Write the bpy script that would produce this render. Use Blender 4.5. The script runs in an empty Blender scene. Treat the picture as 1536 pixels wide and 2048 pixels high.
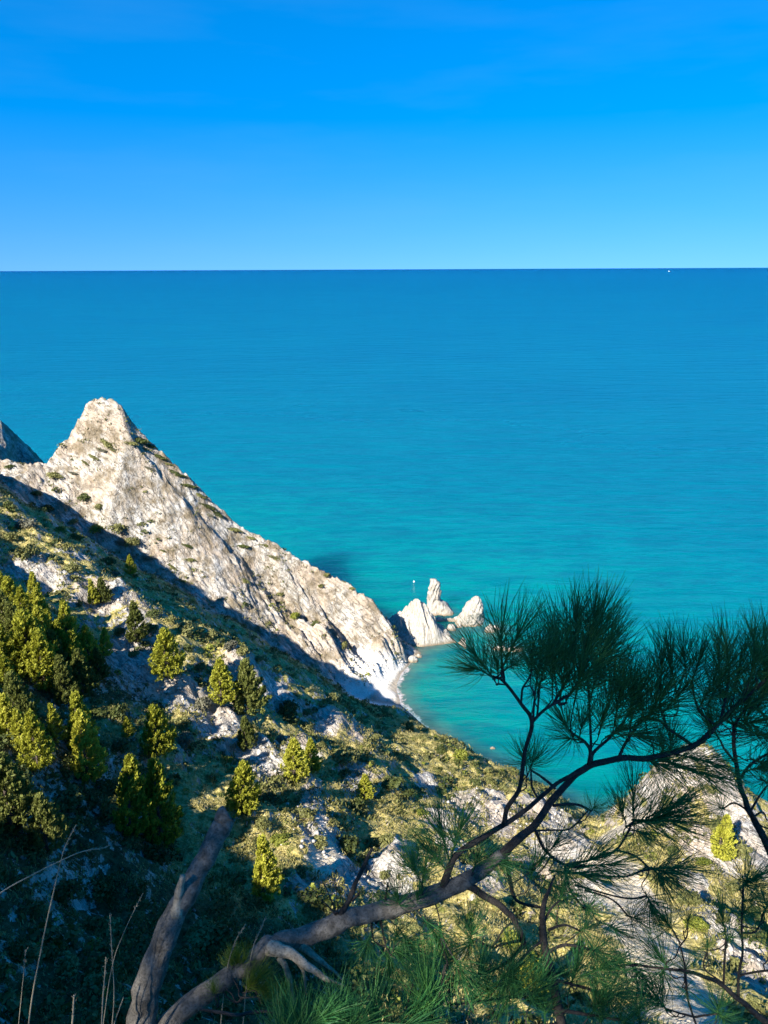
import bpy, bmesh, math, random
import numpy as np
from mathutils import Vector, Matrix
from mathutils.geometry import delaunay_2d_cdt

# ------------------------------------------------------------------ camera
scene = bpy.context.scene
COL = scene.collection
random.seed(7)
rng = np.random.default_rng(11)

IW, IH, FPX = 1536.0, 2048.0, 1479.0          # photograph frame, focal length in its pixels
CAM_H = 150.0
PITCH = math.radians(18.25)
ROLL = math.radians(0.26)
CT, ST = math.cos(PITCH), math.sin(PITCH)

cam_data = bpy.data.cameras.new('camera')
cam_data.sensor_fit = 'VERTICAL'
cam_data.sensor_height = 36.0
cam_data.lens = 36.0 * FPX / IH
cam_data.clip_start = 0.05
cam_data.clip_end = 300000.0
cam_data.dof.use_dof = True
cam_data.dof.focus_distance = 120.0
cam_data.dof.aperture_fstop = 11.0
cam = bpy.data.objects.new('camera', cam_data)
COL.objects.link(cam)
cam.matrix_world = Matrix.Translation((0, 0, CAM_H)) @ Matrix.Rotation(math.pi / 2 - PITCH, 4, 'X') @ Matrix.Rotation(-ROLL, 4, 'Z')
scene.camera = cam

# ------------------------------------------------------------------ sky, sun, exposure
SUN_AZ_LEFT = math.radians(38.0)              # left of straight behind the photographer
SUN_EL = math.radians(38.0)
sun_vec = Vector((-math.sin(SUN_AZ_LEFT) * math.cos(SUN_EL), -math.cos(SUN_AZ_LEFT) * math.cos(SUN_EL), math.sin(SUN_EL)))

world = bpy.data.worlds.new('World')
scene.world = world
world.use_nodes = True
wn, wl = world.node_tree.nodes, world.node_tree.links
wn.clear()
w_out = wn.new('ShaderNodeOutputWorld')
w_bg = wn.new('ShaderNodeBackground')
w_sky = wn.new('ShaderNodeTexSky')
w_sky.sky_type = 'NISHITA'
w_sky.sun_disc = False
w_sky.sun_elevation = SUN_EL
w_sky.sun_rotation = math.pi + SUN_AZ_LEFT
w_sky.altitude = 150.0
w_sky.air_density = 1.0
w_sky.dust_density = 0.0
w_sky.ozone_density = 3.0
w_hs = wn.new('ShaderNodeHueSaturation')
w_hs.inputs['Saturation'].default_value = 1.5
w_hs.inputs['Value'].default_value = 1.0
w_bg.inputs['Strength'].default_value = 0.075
w_tc = wn.new('ShaderNodeTexCoord')           # sky looked up a little higher than the true elevation: clear dry air
w_sep = wn.new('ShaderNodeSeparateXYZ')
w_com = wn.new('ShaderNodeCombineXYZ')
w_mul = wn.new('ShaderNodeMath'); w_mul.operation = 'MULTIPLY_ADD'; w_mul.inputs[1].default_value = 0.70; w_mul.inputs[2].default_value = 0.202
wl.new(w_tc.outputs['Generated'], w_sep.inputs[0])
wl.new(w_sep.outputs[2], w_mul.inputs[0])
wl.new(w_sep.outputs[0], w_com.inputs[0]); wl.new(w_sep.outputs[1], w_com.inputs[1]); wl.new(w_mul.outputs[0], w_com.inputs[2])
wl.new(w_com.outputs[0], w_sky.inputs[0])
wl.new(w_sky.outputs[0], w_hs.inputs['Color'])
w_tint = wn.new('ShaderNodeMix'); w_tint.data_type = 'RGBA'; w_tint.blend_type = 'MULTIPLY'
w_tint.inputs[0].default_value = 1.0
w_tint.inputs[7].default_value = (1.78, 1.07, 1.16, 1.0)
wl.new(w_hs.outputs[0], w_tint.inputs[6])
# the faintest veil of high cloud
w_map = wn.new('ShaderNodeMapping'); w_map.inputs['Scale'].default_value = (1.6, 1.6, 9.0)
w_noi = wn.new('ShaderNodeTexNoise'); w_noi.inputs['Scale'].default_value = 2.2; w_noi.inputs['Detail'].default_value = 5.0
w_rmp = wn.new('ShaderNodeMapRange'); w_rmp.inputs[1].default_value = 0.48; w_rmp.inputs[2].default_value = 0.78; w_rmp.inputs[4].default_value = 0.045
w_vei = wn.new('ShaderNodeMix'); w_vei.data_type = 'RGBA'; w_vei.inputs[7].default_value = (1.9, 3.1, 4.6, 1.0)
wl.new(w_tc.outputs['Generated'], w_map.inputs[0]); wl.new(w_map.outputs[0], w_noi.inputs[0]); wl.new(w_noi.outputs[0], w_rmp.inputs[0])
wl.new(w_rmp.outputs[0], w_vei.inputs[0]); wl.new(w_tint.outputs[2], w_vei.inputs[6])
wl.new(w_vei.outputs[2], w_bg.inputs[0])
wl.new(w_bg.outputs[0], w_out.inputs[0])

sun_data = bpy.data.lights.new('sun', 'SUN')
sun_data.energy = 5.0
sun_data.angle = math.radians(0.53)
sun_data.color = (1.0, 0.945, 0.84)
sun = bpy.data.objects.new('sun', sun_data)
COL.objects.link(sun)
sun.rotation_euler = sun_vec.to_track_quat('Z', 'Y').to_euler()
sun.location = (0, 0, 400)

vs = scene.view_settings
vs.view_transform = 'Standard'
vs.look = 'None'
vs.gamma = 1.0
vs.use_curve_mapping = False
vs.exposure = 1.45

# ------------------------------------------------------------------ helpers
def ray(px, py):
    u, v = (px - IW / 2) / FPX, (py - IH / 2) / FPX
    u2 = u * math.cos(ROLL) - v * math.sin(ROLL)
    v2 = v * math.cos(ROLL) + u * math.sin(ROLL)
    return Vector((u2, CT - v2 * ST, -ST - v2 * CT))

def P(px, py, Y):
    d = ray(px, py)
    t = Y / d.y
    return (d.x * t, Y, CAM_H + d.z * t)

def S(px, py, z=0.0):
    d = ray(px, py)
    t = (z - CAM_H) / d.z
    return (d.x * t, d.y * t, z)

def depth_px(p):
    """pixels of the photograph per metre at point p"""
    zc = p[1] * CT + (CAM_H - p[2]) * ST
    return FPX / zc

def project(p):
    x, y, z = p[0], p[1], p[2] - CAM_H
    zc = y * CT - z * ST
    yc = y * ST + z * CT
    u, v = x / zc, -yc / zc
    r = -ROLL
    return (IW / 2 + FPX * (u * math.cos(r) - v * math.sin(r)), IH / 2 + FPX * (v * math.cos(r) + u * math.sin(r)))

def tag(o, label=None, cat=None, group=None, kind=None):
    if label: o['label'] = label
    if cat: o['category'] = cat
    if group: o['group'] = group
    if kind: o['kind'] = kind
    return o

def mesh_np(name, verts, quads=None, tris=None, smooth=True):
    me = bpy.data.meshes.new(name)
    verts = np.asarray(verts, dtype=np.float32)
    nq = 0 if quads is None else len(quads)
    nt = 0 if tris is None else len(tris)
    me.vertices.add(len(verts))
    me.vertices.foreach_set('co', verts.ravel())
    parts = []
    if nq: parts.append(np.asarray(quads, dtype=np.int32).ravel())
    if nt: parts.append(np.asarray(tris, dtype=np.int32).ravel())
    loops = np.concatenate(parts)
    me.loops.add(len(loops))
    me.loops.foreach_set('vertex_index', loops)
    me.polygons.add(nq + nt)
    starts = np.concatenate([np.arange(nq) * 4, nq * 4 + np.arange(nt) * 3]).astype(np.int32)
    me.polygons.foreach_set('loop_start', starts)
    me.update(calc_edges=True)
    if smooth:
        me.polygons.foreach_set('use_smooth', np.ones(nq + nt, dtype=bool))
    me.validate()
    return me

def grid_quads(nr, nc):
    i = np.arange(nr - 1)[:, None] * nc + np.arange(nc - 1)[None, :]
    return np.stack([i, i + 1, i + 1 + nc, i + nc], -1).reshape(-1, 4)

def add_attr(me, name, vals):
    a = me.attributes.new(name, 'FLOAT', 'POINT')
    a.data.foreach_set('value', np.asarray(vals, dtype=np.float32))

def link(name, me, mat=None, parent=None):
    o = bpy.data.objects.new(name, me)
    COL.objects.link(o)
    if mat is not None and len(me.materials) == 0:
        me.materials.append(mat)
    if parent is not None:
        o.parent = parent
    return o

def empty(name, loc, rz=0.0):
    o = bpy.data.objects.new(name, None)
    COL.objects.link(o)
    o.empty_display_size = 0.2
    o.location = loc
    o.rotation_euler = (0, 0, rz)
    return o

# --- numpy noise
def _hash(ix, iy, iz, seed):
    h = (ix.astype(np.int64) * 374761393 + iy.astype(np.int64) * 668265263 + iz.astype(np.int64) * 2147483647 + seed * 1274126177) & 0xffffffff
    h = ((h ^ (h >> 13)) * 1274126177) & 0xffffffff
    h = h ^ (h >> 16)
    return (h & 0xffffff) / float(0xffffff) * 2.0 - 1.0

def noise2(x, y, seed=0):
    x = np.asarray(x, float); y = np.asarray(y, float)
    xi, yi = np.floor(x), np.floor(y)
    fx, fy = x - xi, y - yi
    sx, sy = fx * fx * fx * (fx * (fx * 6 - 15) + 10), fy * fy * fy * (fy * (fy * 6 - 15) + 10)
    z = np.zeros_like(xi)
    a = _hash(xi, yi, z, seed); b = _hash(xi + 1, yi, z, seed)
    c = _hash(xi, yi + 1, z, seed); d = _hash(xi + 1, yi + 1, z, seed)
    return (a * (1 - sx) + b * sx) * (1 - sy) + (c * (1 - sx) + d * sx) * sy

def noise3(x, y, z, seed=0):
    xi, yi, zi = np.floor(x), np.floor(y), np.floor(z)
    f = [x - xi, y - yi, z - zi]
    s = [t * t * (3 - 2 * t) for t in f]
    out = 0
    for dx in (0, 1):
        for dy in (0, 1):
            for dz in (0, 1):
                w = (s[0] if dx else 1 - s[0]) * (s[1] if dy else 1 - s[1]) * (s[2] if dz else 1 - s[2])
                out = out + w * _hash(xi + dx, yi + dy, zi + dz, seed)
    return out

def fbm2(x, y, octv=4, seed=0, gain=0.5):
    a, f, s = 1.0, 1.0, 0.0
    for i in range(octv):
        s = s + a * noise2(x * f + 17.3 * i, y * f - 9.1 * i, seed + i)
        a *= gain; f *= 2.03
    return s

def fbm3(x, y, z, octv=3, seed=0, gain=0.5):
    a, f, s = 1.0, 1.0, 0.0
    for i in range(octv):
        s = s + a * noise3(x * f + 7.3 * i, y * f - 4.1 * i, z * f + 2.2 * i, seed + i)
        a *= gain; f *= 2.03
    return s

def sstep(a, b, x):
    t = np.clip((x - a) / (b - a), 0, 1)
    return t * t * (3 - 2 * t)

# --- material helpers
def new_mat(name):
    m = bpy.data.materials.new(name)
    m.use_nodes = True
    nt = m.node_tree
    nt.nodes.clear()
    out = nt.nodes.new('ShaderNodeOutputMaterial')
    b = nt.nodes.new('ShaderNodeBsdfPrincipled')
    nt.links.new(b.outputs[0], out.inputs[0])
    return m, nt, b, out

def N(nt, kind, **kw):
    n = nt.nodes.new(kind)
    for k, v in kw.items():
        if k.startswith('i_'):
            key = k[2:]
            key = int(key) if key.isdigit() else key.replace('_', ' ')
            n.inputs[key].default_value = v
        else:
            setattr(n, k, v)
    return n

def mixc(nt, fac, a, b, mode='MIX'):
    n = nt.nodes.new('ShaderNodeMix')
    n.data_type = 'RGBA'
    n.blend_type = mode
    for sock, val in ((n.inputs[0], fac), (n.inputs[6], a), (n.inputs[7], b)):
        if isinstance(val, (int, float)):
            sock.default_value = val
        elif isinstance(val, tuple):
            sock.default_value = (*val, 1.0) if len(val) == 3 else val
        else:
            nt.links.new(val, sock)
    return n.outputs[2]

def ramp(nt, fac, stops, interp='LINEAR'):
    n = nt.nodes.new('ShaderNodeValToRGB')
    n.color_ramp.interpolation = interp
    el = n.color_ramp.elements
    while len(el) < len(stops):
        el.new(0.5)
    for e, (p, c) in zip(el, stops):
        e.position = p
        e.color = (c, c, c, 1) if isinstance(c, (int, float)) else (*c, 1)
    nt.links.new(fac, n.inputs[0])
    return n.outputs[0]

def noise_node(nt, vec, scale, detail=4.0, rough=0.55, dist=0.0):
    n = nt.nodes.new('ShaderNodeTexNoise')
    n.inputs['Scale'].default_value = scale
    n.inputs['Detail'].default_value = detail
    n.inputs['Roughness'].default_value = rough
    n.inputs['Distortion'].default_value = dist
    if vec is not None:
        nt.links.new(vec, n.inputs['Vector'])
    return n.outputs[0]

def attr_node(nt, name):
    n = nt.nodes.new('ShaderNodeAttribute')
    n.attribute_name = name
    return n.outputs['Fac']

def math_node(nt, op, a, b=0.0):
    n = nt.nodes.new('ShaderNodeMath')
    n.operation = op
    for s, v in ((n.inputs[0], a), (n.inputs[1], b)):
        if isinstance(v, (int, float)):
            s.default_value = v
        else:
            nt.links.new(v, s)
    return n.outputs[0]
# ------------------------------------------------------------------ terrain heights
LINES = []      # polylines of control points, consecutive ones joined by TIN edges
PTS = []
def line(*pts): LINES.append([p for p in pts])
def pts(*ps): PTS.extend(ps)

# far headland: its crest, from the saddle to the tip over the water
A_CREST = [P(-60, 905, 270), P(0, 914, 270), P(60, 925, 270), P(92, 924, 271), P(108, 900, 273), P(128, 876, 275), P(152, 838, 276), P(176, 800, 277), P(196, 786, 277),
     P(228, 796, 277), P(262, 842, 277), P(330, 908, 277), P(380, 952, 277), P(430, 1006, 277), P(462, 1038, 277), P(500, 1056, 276), P(545, 1080, 275),
     P(620, 1127, 273), P(680, 1162, 271), P(722, 1188, 269), P(745, 1206, 268), P(778, 1250, 265), P(797, 1285, 263)]
line(*A_CREST)
line(*[(x, y + 9, z * 0.80 - 2) for x, y, z in A_CREST])
line(*[(x - 1, y + 32, z * 0.25 - 4) for x, y, z in A_CREST])
line(*[(x - 3, y + 52, -7.0 - 0 * z) for x, y, z in A_CREST])
# thalweg in front of it (the shaded couloir)
line(P(-60, 950, 262), P(20, 985, 256), P(100, 1040, 254), P(200, 1100, 252), P(300, 1150, 251), P(400, 1198, 250), P(500, 1262, 248), P(600, 1325, 244), P(690, 1385, 237), P(735, 1402, 235))
# foot of the rock slab above the scree and the beach
line(P(640, 1262, 254), P(700, 1318, 250), P(748, 1332, 250), P(800, 1322, 258))
E_EDGE = [P(258, 870, 271), P(300, 922, 270), P(345, 975, 269), P(400, 1036, 268), P(455, 1096, 267), P(520, 1172, 265), P(580, 1232, 262)]
line(*E_EDGE)
line(*[(x + 2.6 + 0.4 * k, y + 1.6, z - 4.2 - 0.35 * k) for k, (x, y, z) in enumerate(E_EDGE)])
R_EDGE = [P(560, 1120, 271), P(610, 1185, 268), P(655, 1245, 264), P(690, 1295, 259)]
line(*R_EDGE)
line(*[(x + 3.0, y + 1.2, z - 4.0) for x, y, z in R_EDGE])
pts(P(300, 1020, 264), P(420, 1100, 262), P(160, 960, 268))
pts(P(720, 1365, 240), P(760, 1372, 243), P(775, 1345, 251))
# beach waterline and shallows
line(S(818, 1326), S(803, 1343), S(795, 1362), S(793, 1385), S(800, 1412), (13, 218, 0), (23, 207, 0), (34, 197, 0), (47, 185, 0), (59, 173, 0),
     (67, 172, 0), (76, 176, 0), (90, 180, 0), (102, 170, 0), (108, 155, 0), (112, 138, 0), (118, 115, 0), (125, 90, 0), (135, 60, 0), (145, 20, 0), (150, -60, 0))
line((22, 268, -3.5), (22, 250, -3.5), (24, 228, -3.5), (34, 212, -4), (48, 199, -4), (64, 184, -4), (76, 188, -4), (93, 192, -4), (112, 180, -4), (122, 150, -4), (140, 100, -4), (160, 20, -4), (170, -60, -4))
line(P(740, 1400, 236), P(770, 1392, 236), S(787, 1385, 1.2))
# near spur: its crest down to the bluff over the beach, then the brow above the bay
line(P(-120, 890, 215), P(-60, 935, 215), P(0, 976, 212), P(60, 1040, 204), P(150, 1112, 184), P(220, 1172, 169), P(300, 1222, 162), P(370, 1260, 159), P(470, 1303, 158), P(560, 1343, 163), P(650, 1390, 177), P(700, 1414, 187), P(765, 1424, 195),
     P(820, 1450, 185), P(870, 1490, 172), P(930, 1512, 168), P(1000, 1560, 159), P(1060, 1600, 151), P(1110, 1635, 147), P(1152, 1662, 147))
line((2, 206, 13), (12, 202, 12), (22, 195, 12), (33, 185, 12), (46, 173, 11), (56, 162, 10))
# gully with pale scree
line((61, 163, 8), P(1168, 1668, 146), P(1205, 1725, 118), P(1250, 1805, 96), P(1320, 1925, 75), P(1390, 2050, 57), P(1440, 2200, 43))
# right-hand ridge
line((66, 162, 12), P(1205, 1640, 147), P(1250, 1590, 145), P(1300, 1545, 144), P(1380, 1500, 143), P(1430, 1515, 139), P(1480, 1590, 131), P(1522, 1672, 123), P(1560, 1760, 113), P(1610, 1900, 95), P(1660, 2050, 78))
line((74, 170, 18), (90, 170, 18), (99, 158, 18), (104, 145, 18), (106, 125, 20), (110, 100, 20), (120, 70, 20))
pts(P(1330, 1620, 131), P(1400, 1700, 117), P(1310, 1720, 113), P(1380, 1800, 100), P(1450, 1850, 90), P(1500, 2000, 70), P(1430, 1930, 79))
# hillside below the photographer
pts(P(700, 1500, 143), P(800, 1600, 130), P(650, 1700, 100), P(800, 1750, 94), P(900, 1900, 76), P(700, 1900, 72), P(600, 2048, 57), P(900, 2048, 57), P(1080, 1950, 74), P(1130, 1800, 98), P(1050, 1700, 120), P(1230, 2048, 62),
    P(880, 1580, 143), P(760, 1470, 163), P(950, 1650, 128))
pts(P(330, 1350, 142), P(200, 1250, 153), P(450, 1400, 145), P(580, 1550, 122), P(400, 1500, 119), P(250, 1500, 110), P(300, 1660, 92), P(520, 1790, 84), P(100, 1400, 115), P(0, 1250, 132), P(0, 1120, 165),
    P(0, 1400, 103), P(0, 1600, 80), P(150, 1650, 82), P(0, 1800, 62), P(200, 1850, 66), P(400, 1900, 68), P(0, 2048, 46), P(300, 2048, 51), P(560, 1430, 148))
# the photographer's ledge
line((-3.4, 0.6, 146.4), (-2, 1.7, 147.0), (0, 2.0, 146.7), (2.2, 2.1, 146.6), (4, 1.2, 146.8))
line((-5.2, 0, 124), (-3.4, 3.2, 121), (0, 4.2, 119), (3, 4.2, 119), (6.0, 2, 119), (8, -8, 120))
pts((0, 0, 148.35), (-3, -1, 148.5), (3, -1, 148.3), (0, -6, 149.2), (6, -14, 147), (-5, -8, 149), (-9, -4, 128), (0, 20, 100), (12, 16, 100), (20, 0, 104), (26, -15, 110), (40, 20, 84), (60, 40, 74), (60, 0, 84), (95, 40, 45), (95, 0, 60), (110, -60, 60))
# mountain side, left of and behind the photographer
pts((-12, 3, 119), (-24, 0, 122), (-39, 0, 128), (-52, 0, 136), (-66, 0, 142), (-78, 0, 149), (-99, 0, 157), (-111, 0, 160), (-130, 0, 167), (-157, 0, 185), (-200, 0, 205), (-300, 0, 258), (-300, 100, 220), (-200, 100, 160), (-130, 100, 120), (-300, 200, 180), (-180, 200, 120), (-138, 192, 104), (-124, 168, 106), (-116, 150, 110),
    (-26, -30, 146), (-8, -40, 155), (30, -60, 140), (-60, -60, 160), (-86, -60, 174), (-113, -60, 188), (-146, -60, 203), (-182, -60, 224), (-208, -60, 236), (-300, -60, 290), (0, -120, 175), (-100, -120, 205), (-146, -120, 230), (-200, -120, 255), (-300, -120, 300), (90, -120, 120), (200, -120, -8),
    (-300, 262, 130), (-180, 262, 100), (-140, 240, 92), (-90, 120, 100))
# farther headland, a corner of it behind the saddle at the left edge
line(P(-400, 640, 345), P(-200, 730, 340), P(-60, 800, 336), P(0, 838, 334), P(30, 880, 331), P(62, 918, 328))
line(P(-200, 780, 372), (-150, 372, 25), (-130, 366, 5), (-118, 352, 2))
pts((-300, 330, 120), (-300, 399, 30), (-200, 399, -6), (-130, 395, -8), (-60, 399, -8), (60, 399, -8), (200, 399, -8), (200, 200, -8), (200, 50, -8), (60, 330, -8), (150, 300, -8), (-128, 300, 50), (-160, 300, 70))

allp, edges = [], []
for L in LINES:
    b = len(allp)
    allp.extend(L)
    edges += [(b + i, b + i + 1) for i in range(len(L) - 1)]
allp.extend(PTS)
_v2, _e2, _f2, _ov, _oe, _of = delaunay_2d_cdt([Vector((p[0], p[1])) for p in allp], edges, [], 0, 1e-4)
_z = []
for k, v in enumerate(_v2):
    if _ov[k]:
        _z.append(allp[_ov[k][0]][2])
    else:                                   # a crossing of two control lines
        d = sorted(((p[0] - v.x) ** 2 + (p[1] - v.y) ** 2, p[2]) for p in allp)[:3]
        _z.append(sum(z / (q + 1e-6) for q, z in d) / sum(1 / (q + 1e-6) for q, z in d))
LX0, LX1, LY0, LY1, LS = -300.0, 200.0, -120.0, 399.0, 0.5
lx = np.arange(LX0, LX1 + 1e-6, LS); ly = np.arange(LY0, LY1 + 1e-6, LS)
LUT = np.full((len(ly), len(lx)), -8.0)
for f in _f2:
    (x0, y0), (x1, y1), (x2, y2) = [tuple(_v2[i]) for i in f]
    z0, z1, z2 = [_z[i] for i in f]
    det = (y1 - y2) * (x0 - x2) + (x2 - x1) * (y0 - y2)
    if abs(det) < 1e-9: continue
    c0, c1 = max(0, int((min(x0, x1, x2) - LX0) / LS)), min(len(lx) - 1, int((max(x0, x1, x2) - LX0) / LS) + 1)
    r0, r1 = max(0, int((min(y0, y1, y2) - LY0) / LS)), min(len(ly) - 1, int((max(y0, y1, y2) - LY0) / LS) + 1)
    if c1 < c0 or r1 < r0: continue
    gx, gy = np.meshgrid(lx[c0:c1 + 1], ly[r0:r1 + 1])
    a = ((y1 - y2) * (gx - x2) + (x2 - x1) * (gy - y2)) / det
    b = ((y2 - y0) * (gx - x2) + (x0 - x2) * (gy - y2)) / det
    c = 1 - a - b
    m = (a >= -1e-6) & (b >= -1e-6) & (c >= -1e-6)
    sub = LUT[r0:r1 + 1, c0:c1 + 1]
    sub[m] = (a * z0 + b * z1 + c * z2)[m]

def blur(g, n):
    k = np.array([1, 4, 6, 4, 1]) / 16.0
    for _ in range(n):
        p = np.pad(g, ((2, 2), (0, 0)), 'edge'); g = sum(k[i] * p[i:i + g.shape[0]] for i in range(5))
        p = np.pad(g, ((0, 0), (2, 2)), 'edge'); g = sum(k[i] * p[:, i:i + g.shape[1]] for i in range(5))
    return g
_soft = blur(LUT, 14); _crisp = blur(LUT, 2)
_gx, _gy = np.meshgrid(lx, ly)
_w = np.clip(sstep(225, 245, _gy) + sstep(14, 6, _gy), 0, 1)       # keep the far headland's crest and the ledge crisp
LUT_S = _soft * (1 - _w) + _crisp * _w
LUT_S = np.maximum(LUT_S, LUT_S * 0.55 + LUT * 0.45)               # ridges keep some of their height

def lut(g, x, y):
    fx = np.clip((np.asarray(x, float) - LX0) / LS, 0, g.shape[1] - 1.001); fy = np.clip((np.asarray(y, float) - LY0) / LS, 0, g.shape[0] - 1.001)
    i, j = fx.astype(int), fy.astype(int)
    u, v = fx - i, fy - j
    return (g[j, i] * (1 - u) + g[j, i + 1] * u) * (1 - v) + (g[j + 1, i] * (1 - u) + g[j + 1, i + 1] * u) * v

def a_zone(x, y):
    """1 on the far headland"""
    return sstep(236, 246, np.asarray(y, float) + 3 * noise2(np.asarray(x) / 9, np.asarray(y) / 9, 3))

# ------------------------------------------------------------------ ground cover masks (what grows or lies where)
ROCKS = [(205, 1200, 34, 26), (262, 1285, 22, 50), (285, 1335, 30, 35), (345, 1382, 52, 24), (440, 1440, 34, 34), (500, 1500, 36, 28), (545, 1540, 34, 24), (50, 1130, 26, 22), (620, 1615, 16, 40), (640, 1680, 22, 40), (680, 1745, 36, 40), (760, 1740, 42, 44),
         (800, 1700, 24, 40), (655, 1440, 18, 22), (715, 1470, 10, 26), (850, 1560, 16, 30), (930, 1610, 26, 40), (1000, 1640, 26, 40), (990, 1600, 16, 40), (1090, 1650, 46, 34), (1140, 1690, 34, 30), (960, 1760, 30, 30), (610, 1790, 20, 20), (540, 1150, 10, 10), (90, 1160, 30, 20),
         (1120, 1705, 44, 34), (1060, 1730, 30, 34), (1180, 1790, 36, 40), (1300, 1590, 26, 24), (1340, 1640, 26, 26), (870, 1640, 24, 30), (900, 1700, 26, 30), (590, 1500, 24, 20), (720, 1560, 22, 22), (480, 1340, 26, 14), (560, 1385, 26, 14), (1360, 1560, 40, 22), (1450, 1610, 30, 36), (1500, 1690, 22, 46), (1390, 1690, 30, 36), (1430, 1720, 30, 30), (1470, 1900, 40, 60), (1500, 1960, 40, 60), (1390, 1770, 20, 30), (240, 1640, 14, 26), (420, 1110, 10, 10), (150, 1115, 26, 10), (70, 965, 40, 12)]
SCREE = [(1185, 1690, 34, 26), (1215, 1740, 50, 44), (1262, 1800, 60, 56), (1300, 1880, 66, 66), (1345, 1950, 62, 66), (1385, 2030, 62, 66), (1250, 1660, 50, 28), (650, 1720, 26, 46)]
def _centres(blobs):
    out = []
    for bx, by, rx, ry in blobs:
        d = ray(bx, by)
        Y = np.arange(25.0, 330.0, 0.5); t = Y / d.y
        k = np.nonzero(CAM_H + d.z * t <= lut(LUT_S, d.x * t, Y))[0]
        if len(k) == 0: continue
        k = k[0]
        c = (d.x * t[k], Y[k], float(CAM_H + d.z * t[k]))
        s = 1.0 / depth_px(c)
        out.append((c[0], c[1], rx * s * 1.2, ry * s * 1.9))
    return out
ROCKS_W, SCREE_W = _centres(ROCKS), _centres(SCREE)
def blob_mask(blobs, x, y):
    m = np.zeros_like(x)
    for cx, cy, wx, wy in (ROCKS_W if blobs is ROCKS else SCREE_W):
        q = ((x - cx) / wx) ** 2 + ((y - cy) / wy) ** 2
        m = np.maximum(m, np.exp(-q * 0.9))
    return m
def outcrops(x, y):
    """rock patches stand proud: a steep side toward the lower left, tailing off behind"""
    h = np.zeros_like(x)
    for i, (cx, cy, wx, wy) in enumerate(ROCKS_W):
        if cy > 200: continue
        r = min(wx, wy) * 1.15
        u = ((x - cx) * 0.62 + (y - cy) * 0.79) / r
        v = (-(x - cx) * 0.79 + (y - cy) * 0.62) / (r * 1.25)
        g = np.exp(-v * v * 0.8) * np.where(u < 0.55, np.exp(-((u - 0.55) / 0.75) ** 2), np.exp(-((u - 0.55) / 1.9) ** 2))
        h = np.maximum(h, g * r * 0.55)
    return np.minimum(h, 3.2)

RIB = np.array([0.66, 0.75])             # across the beds of rock on the headland
def height(x, y):
    x = np.asarray(x, float); y = np.asarray(y, float)
    h = lut(LUT_S, x, y)
    a = a_zone(x, y)
    near = sstep(3.0, 14.0, y)
    land = sstep(0.3, 5.0, h)
    # hillside: gullies, hummocks, boulder-scale relief
    wx, wy = x + 3 * noise2(x / 14, y / 14, 40), y + 3 * noise2(x / 14, y / 14, 41)
    hill = outcrops(x, y) * (1 + 0.35 * noise2(x / 1.6, y / 1.6, 8)) + 1.6 * fbm2(wx / 17, wy / 17, 3, 5) - 2.0 * np.abs(noise2(wx / 11 + wy / 31, wy / 26 - wx / 40, 9)) + 0.5
    hill += 0.75 * fbm2(x / 3.6, y / 3.6, 3, 12) + 0.22 * fbm2(x / 0.9, y / 0.9, 2, 15)
    hill = hill * (1 - 0.75 * blob_mask(SCREE, x, y))
    # headland: stepped beds of limestone
    u = RIB[0] * x + RIB[1] * y + 1.5 * noise2(x / 12, y / 12, 21) + 0.6 * noise2(x / 3, y / 3, 22)
    lower = sstep(-62, -30, x)
    def saw(t):
        f = t - np.floor(t)
        return np.where(f < 0.66, f / 0.66, (1 - f) / 0.34)
    bed = (saw(u / 8.5) - 0.5) * (0.8 + 4.6 * lower) * (0.55 + 0.45 * noise2(x / 15, y / 15, 31)) + (saw(u / 2.3 + 0.3) - 0.5) * (0.35 + 1.1 * lower)
    along = -RIB[1] * x + RIB[0] * y
    bed = bed * sstep(277.0, 268.0, y)
    rock = bed + 0.9 * fbm2(x / 7, y / 7, 3, 33) + 0.6 * fbm2(u / 0.8, along / 2.6, 3, 35) + 0.32 * fbm2(x / 0.9, y / 0.9, 2, 37)
    d = (hill * (1 - a) + rock * a) * land * near + (1 - near) * 0.12 * fbm2(x / 0.5, y / 0.5, 3, 50)
    return h + d

def ground(x, y):
    return float(height(np.array([x]), np.array([y]))[0])

def hit(px, py, y0=20.0, y1=335.0):
    """where the line of sight through a pixel of the photograph meets the ground"""
    d = ray(px, py)
    Y = np.concatenate([np.arange(y0, y1, 0.25)])
    t = Y / d.y
    z = CAM_H + d.z * t
    g = height(d.x * t, Y)
    k = np.nonzero(z <= g)[0]
    if len(k) == 0 or k[0] == 0:
        return None
    k = k[0]
    return (float(d.x * t[k]), float(Y[k]), float(g[k]))

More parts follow.
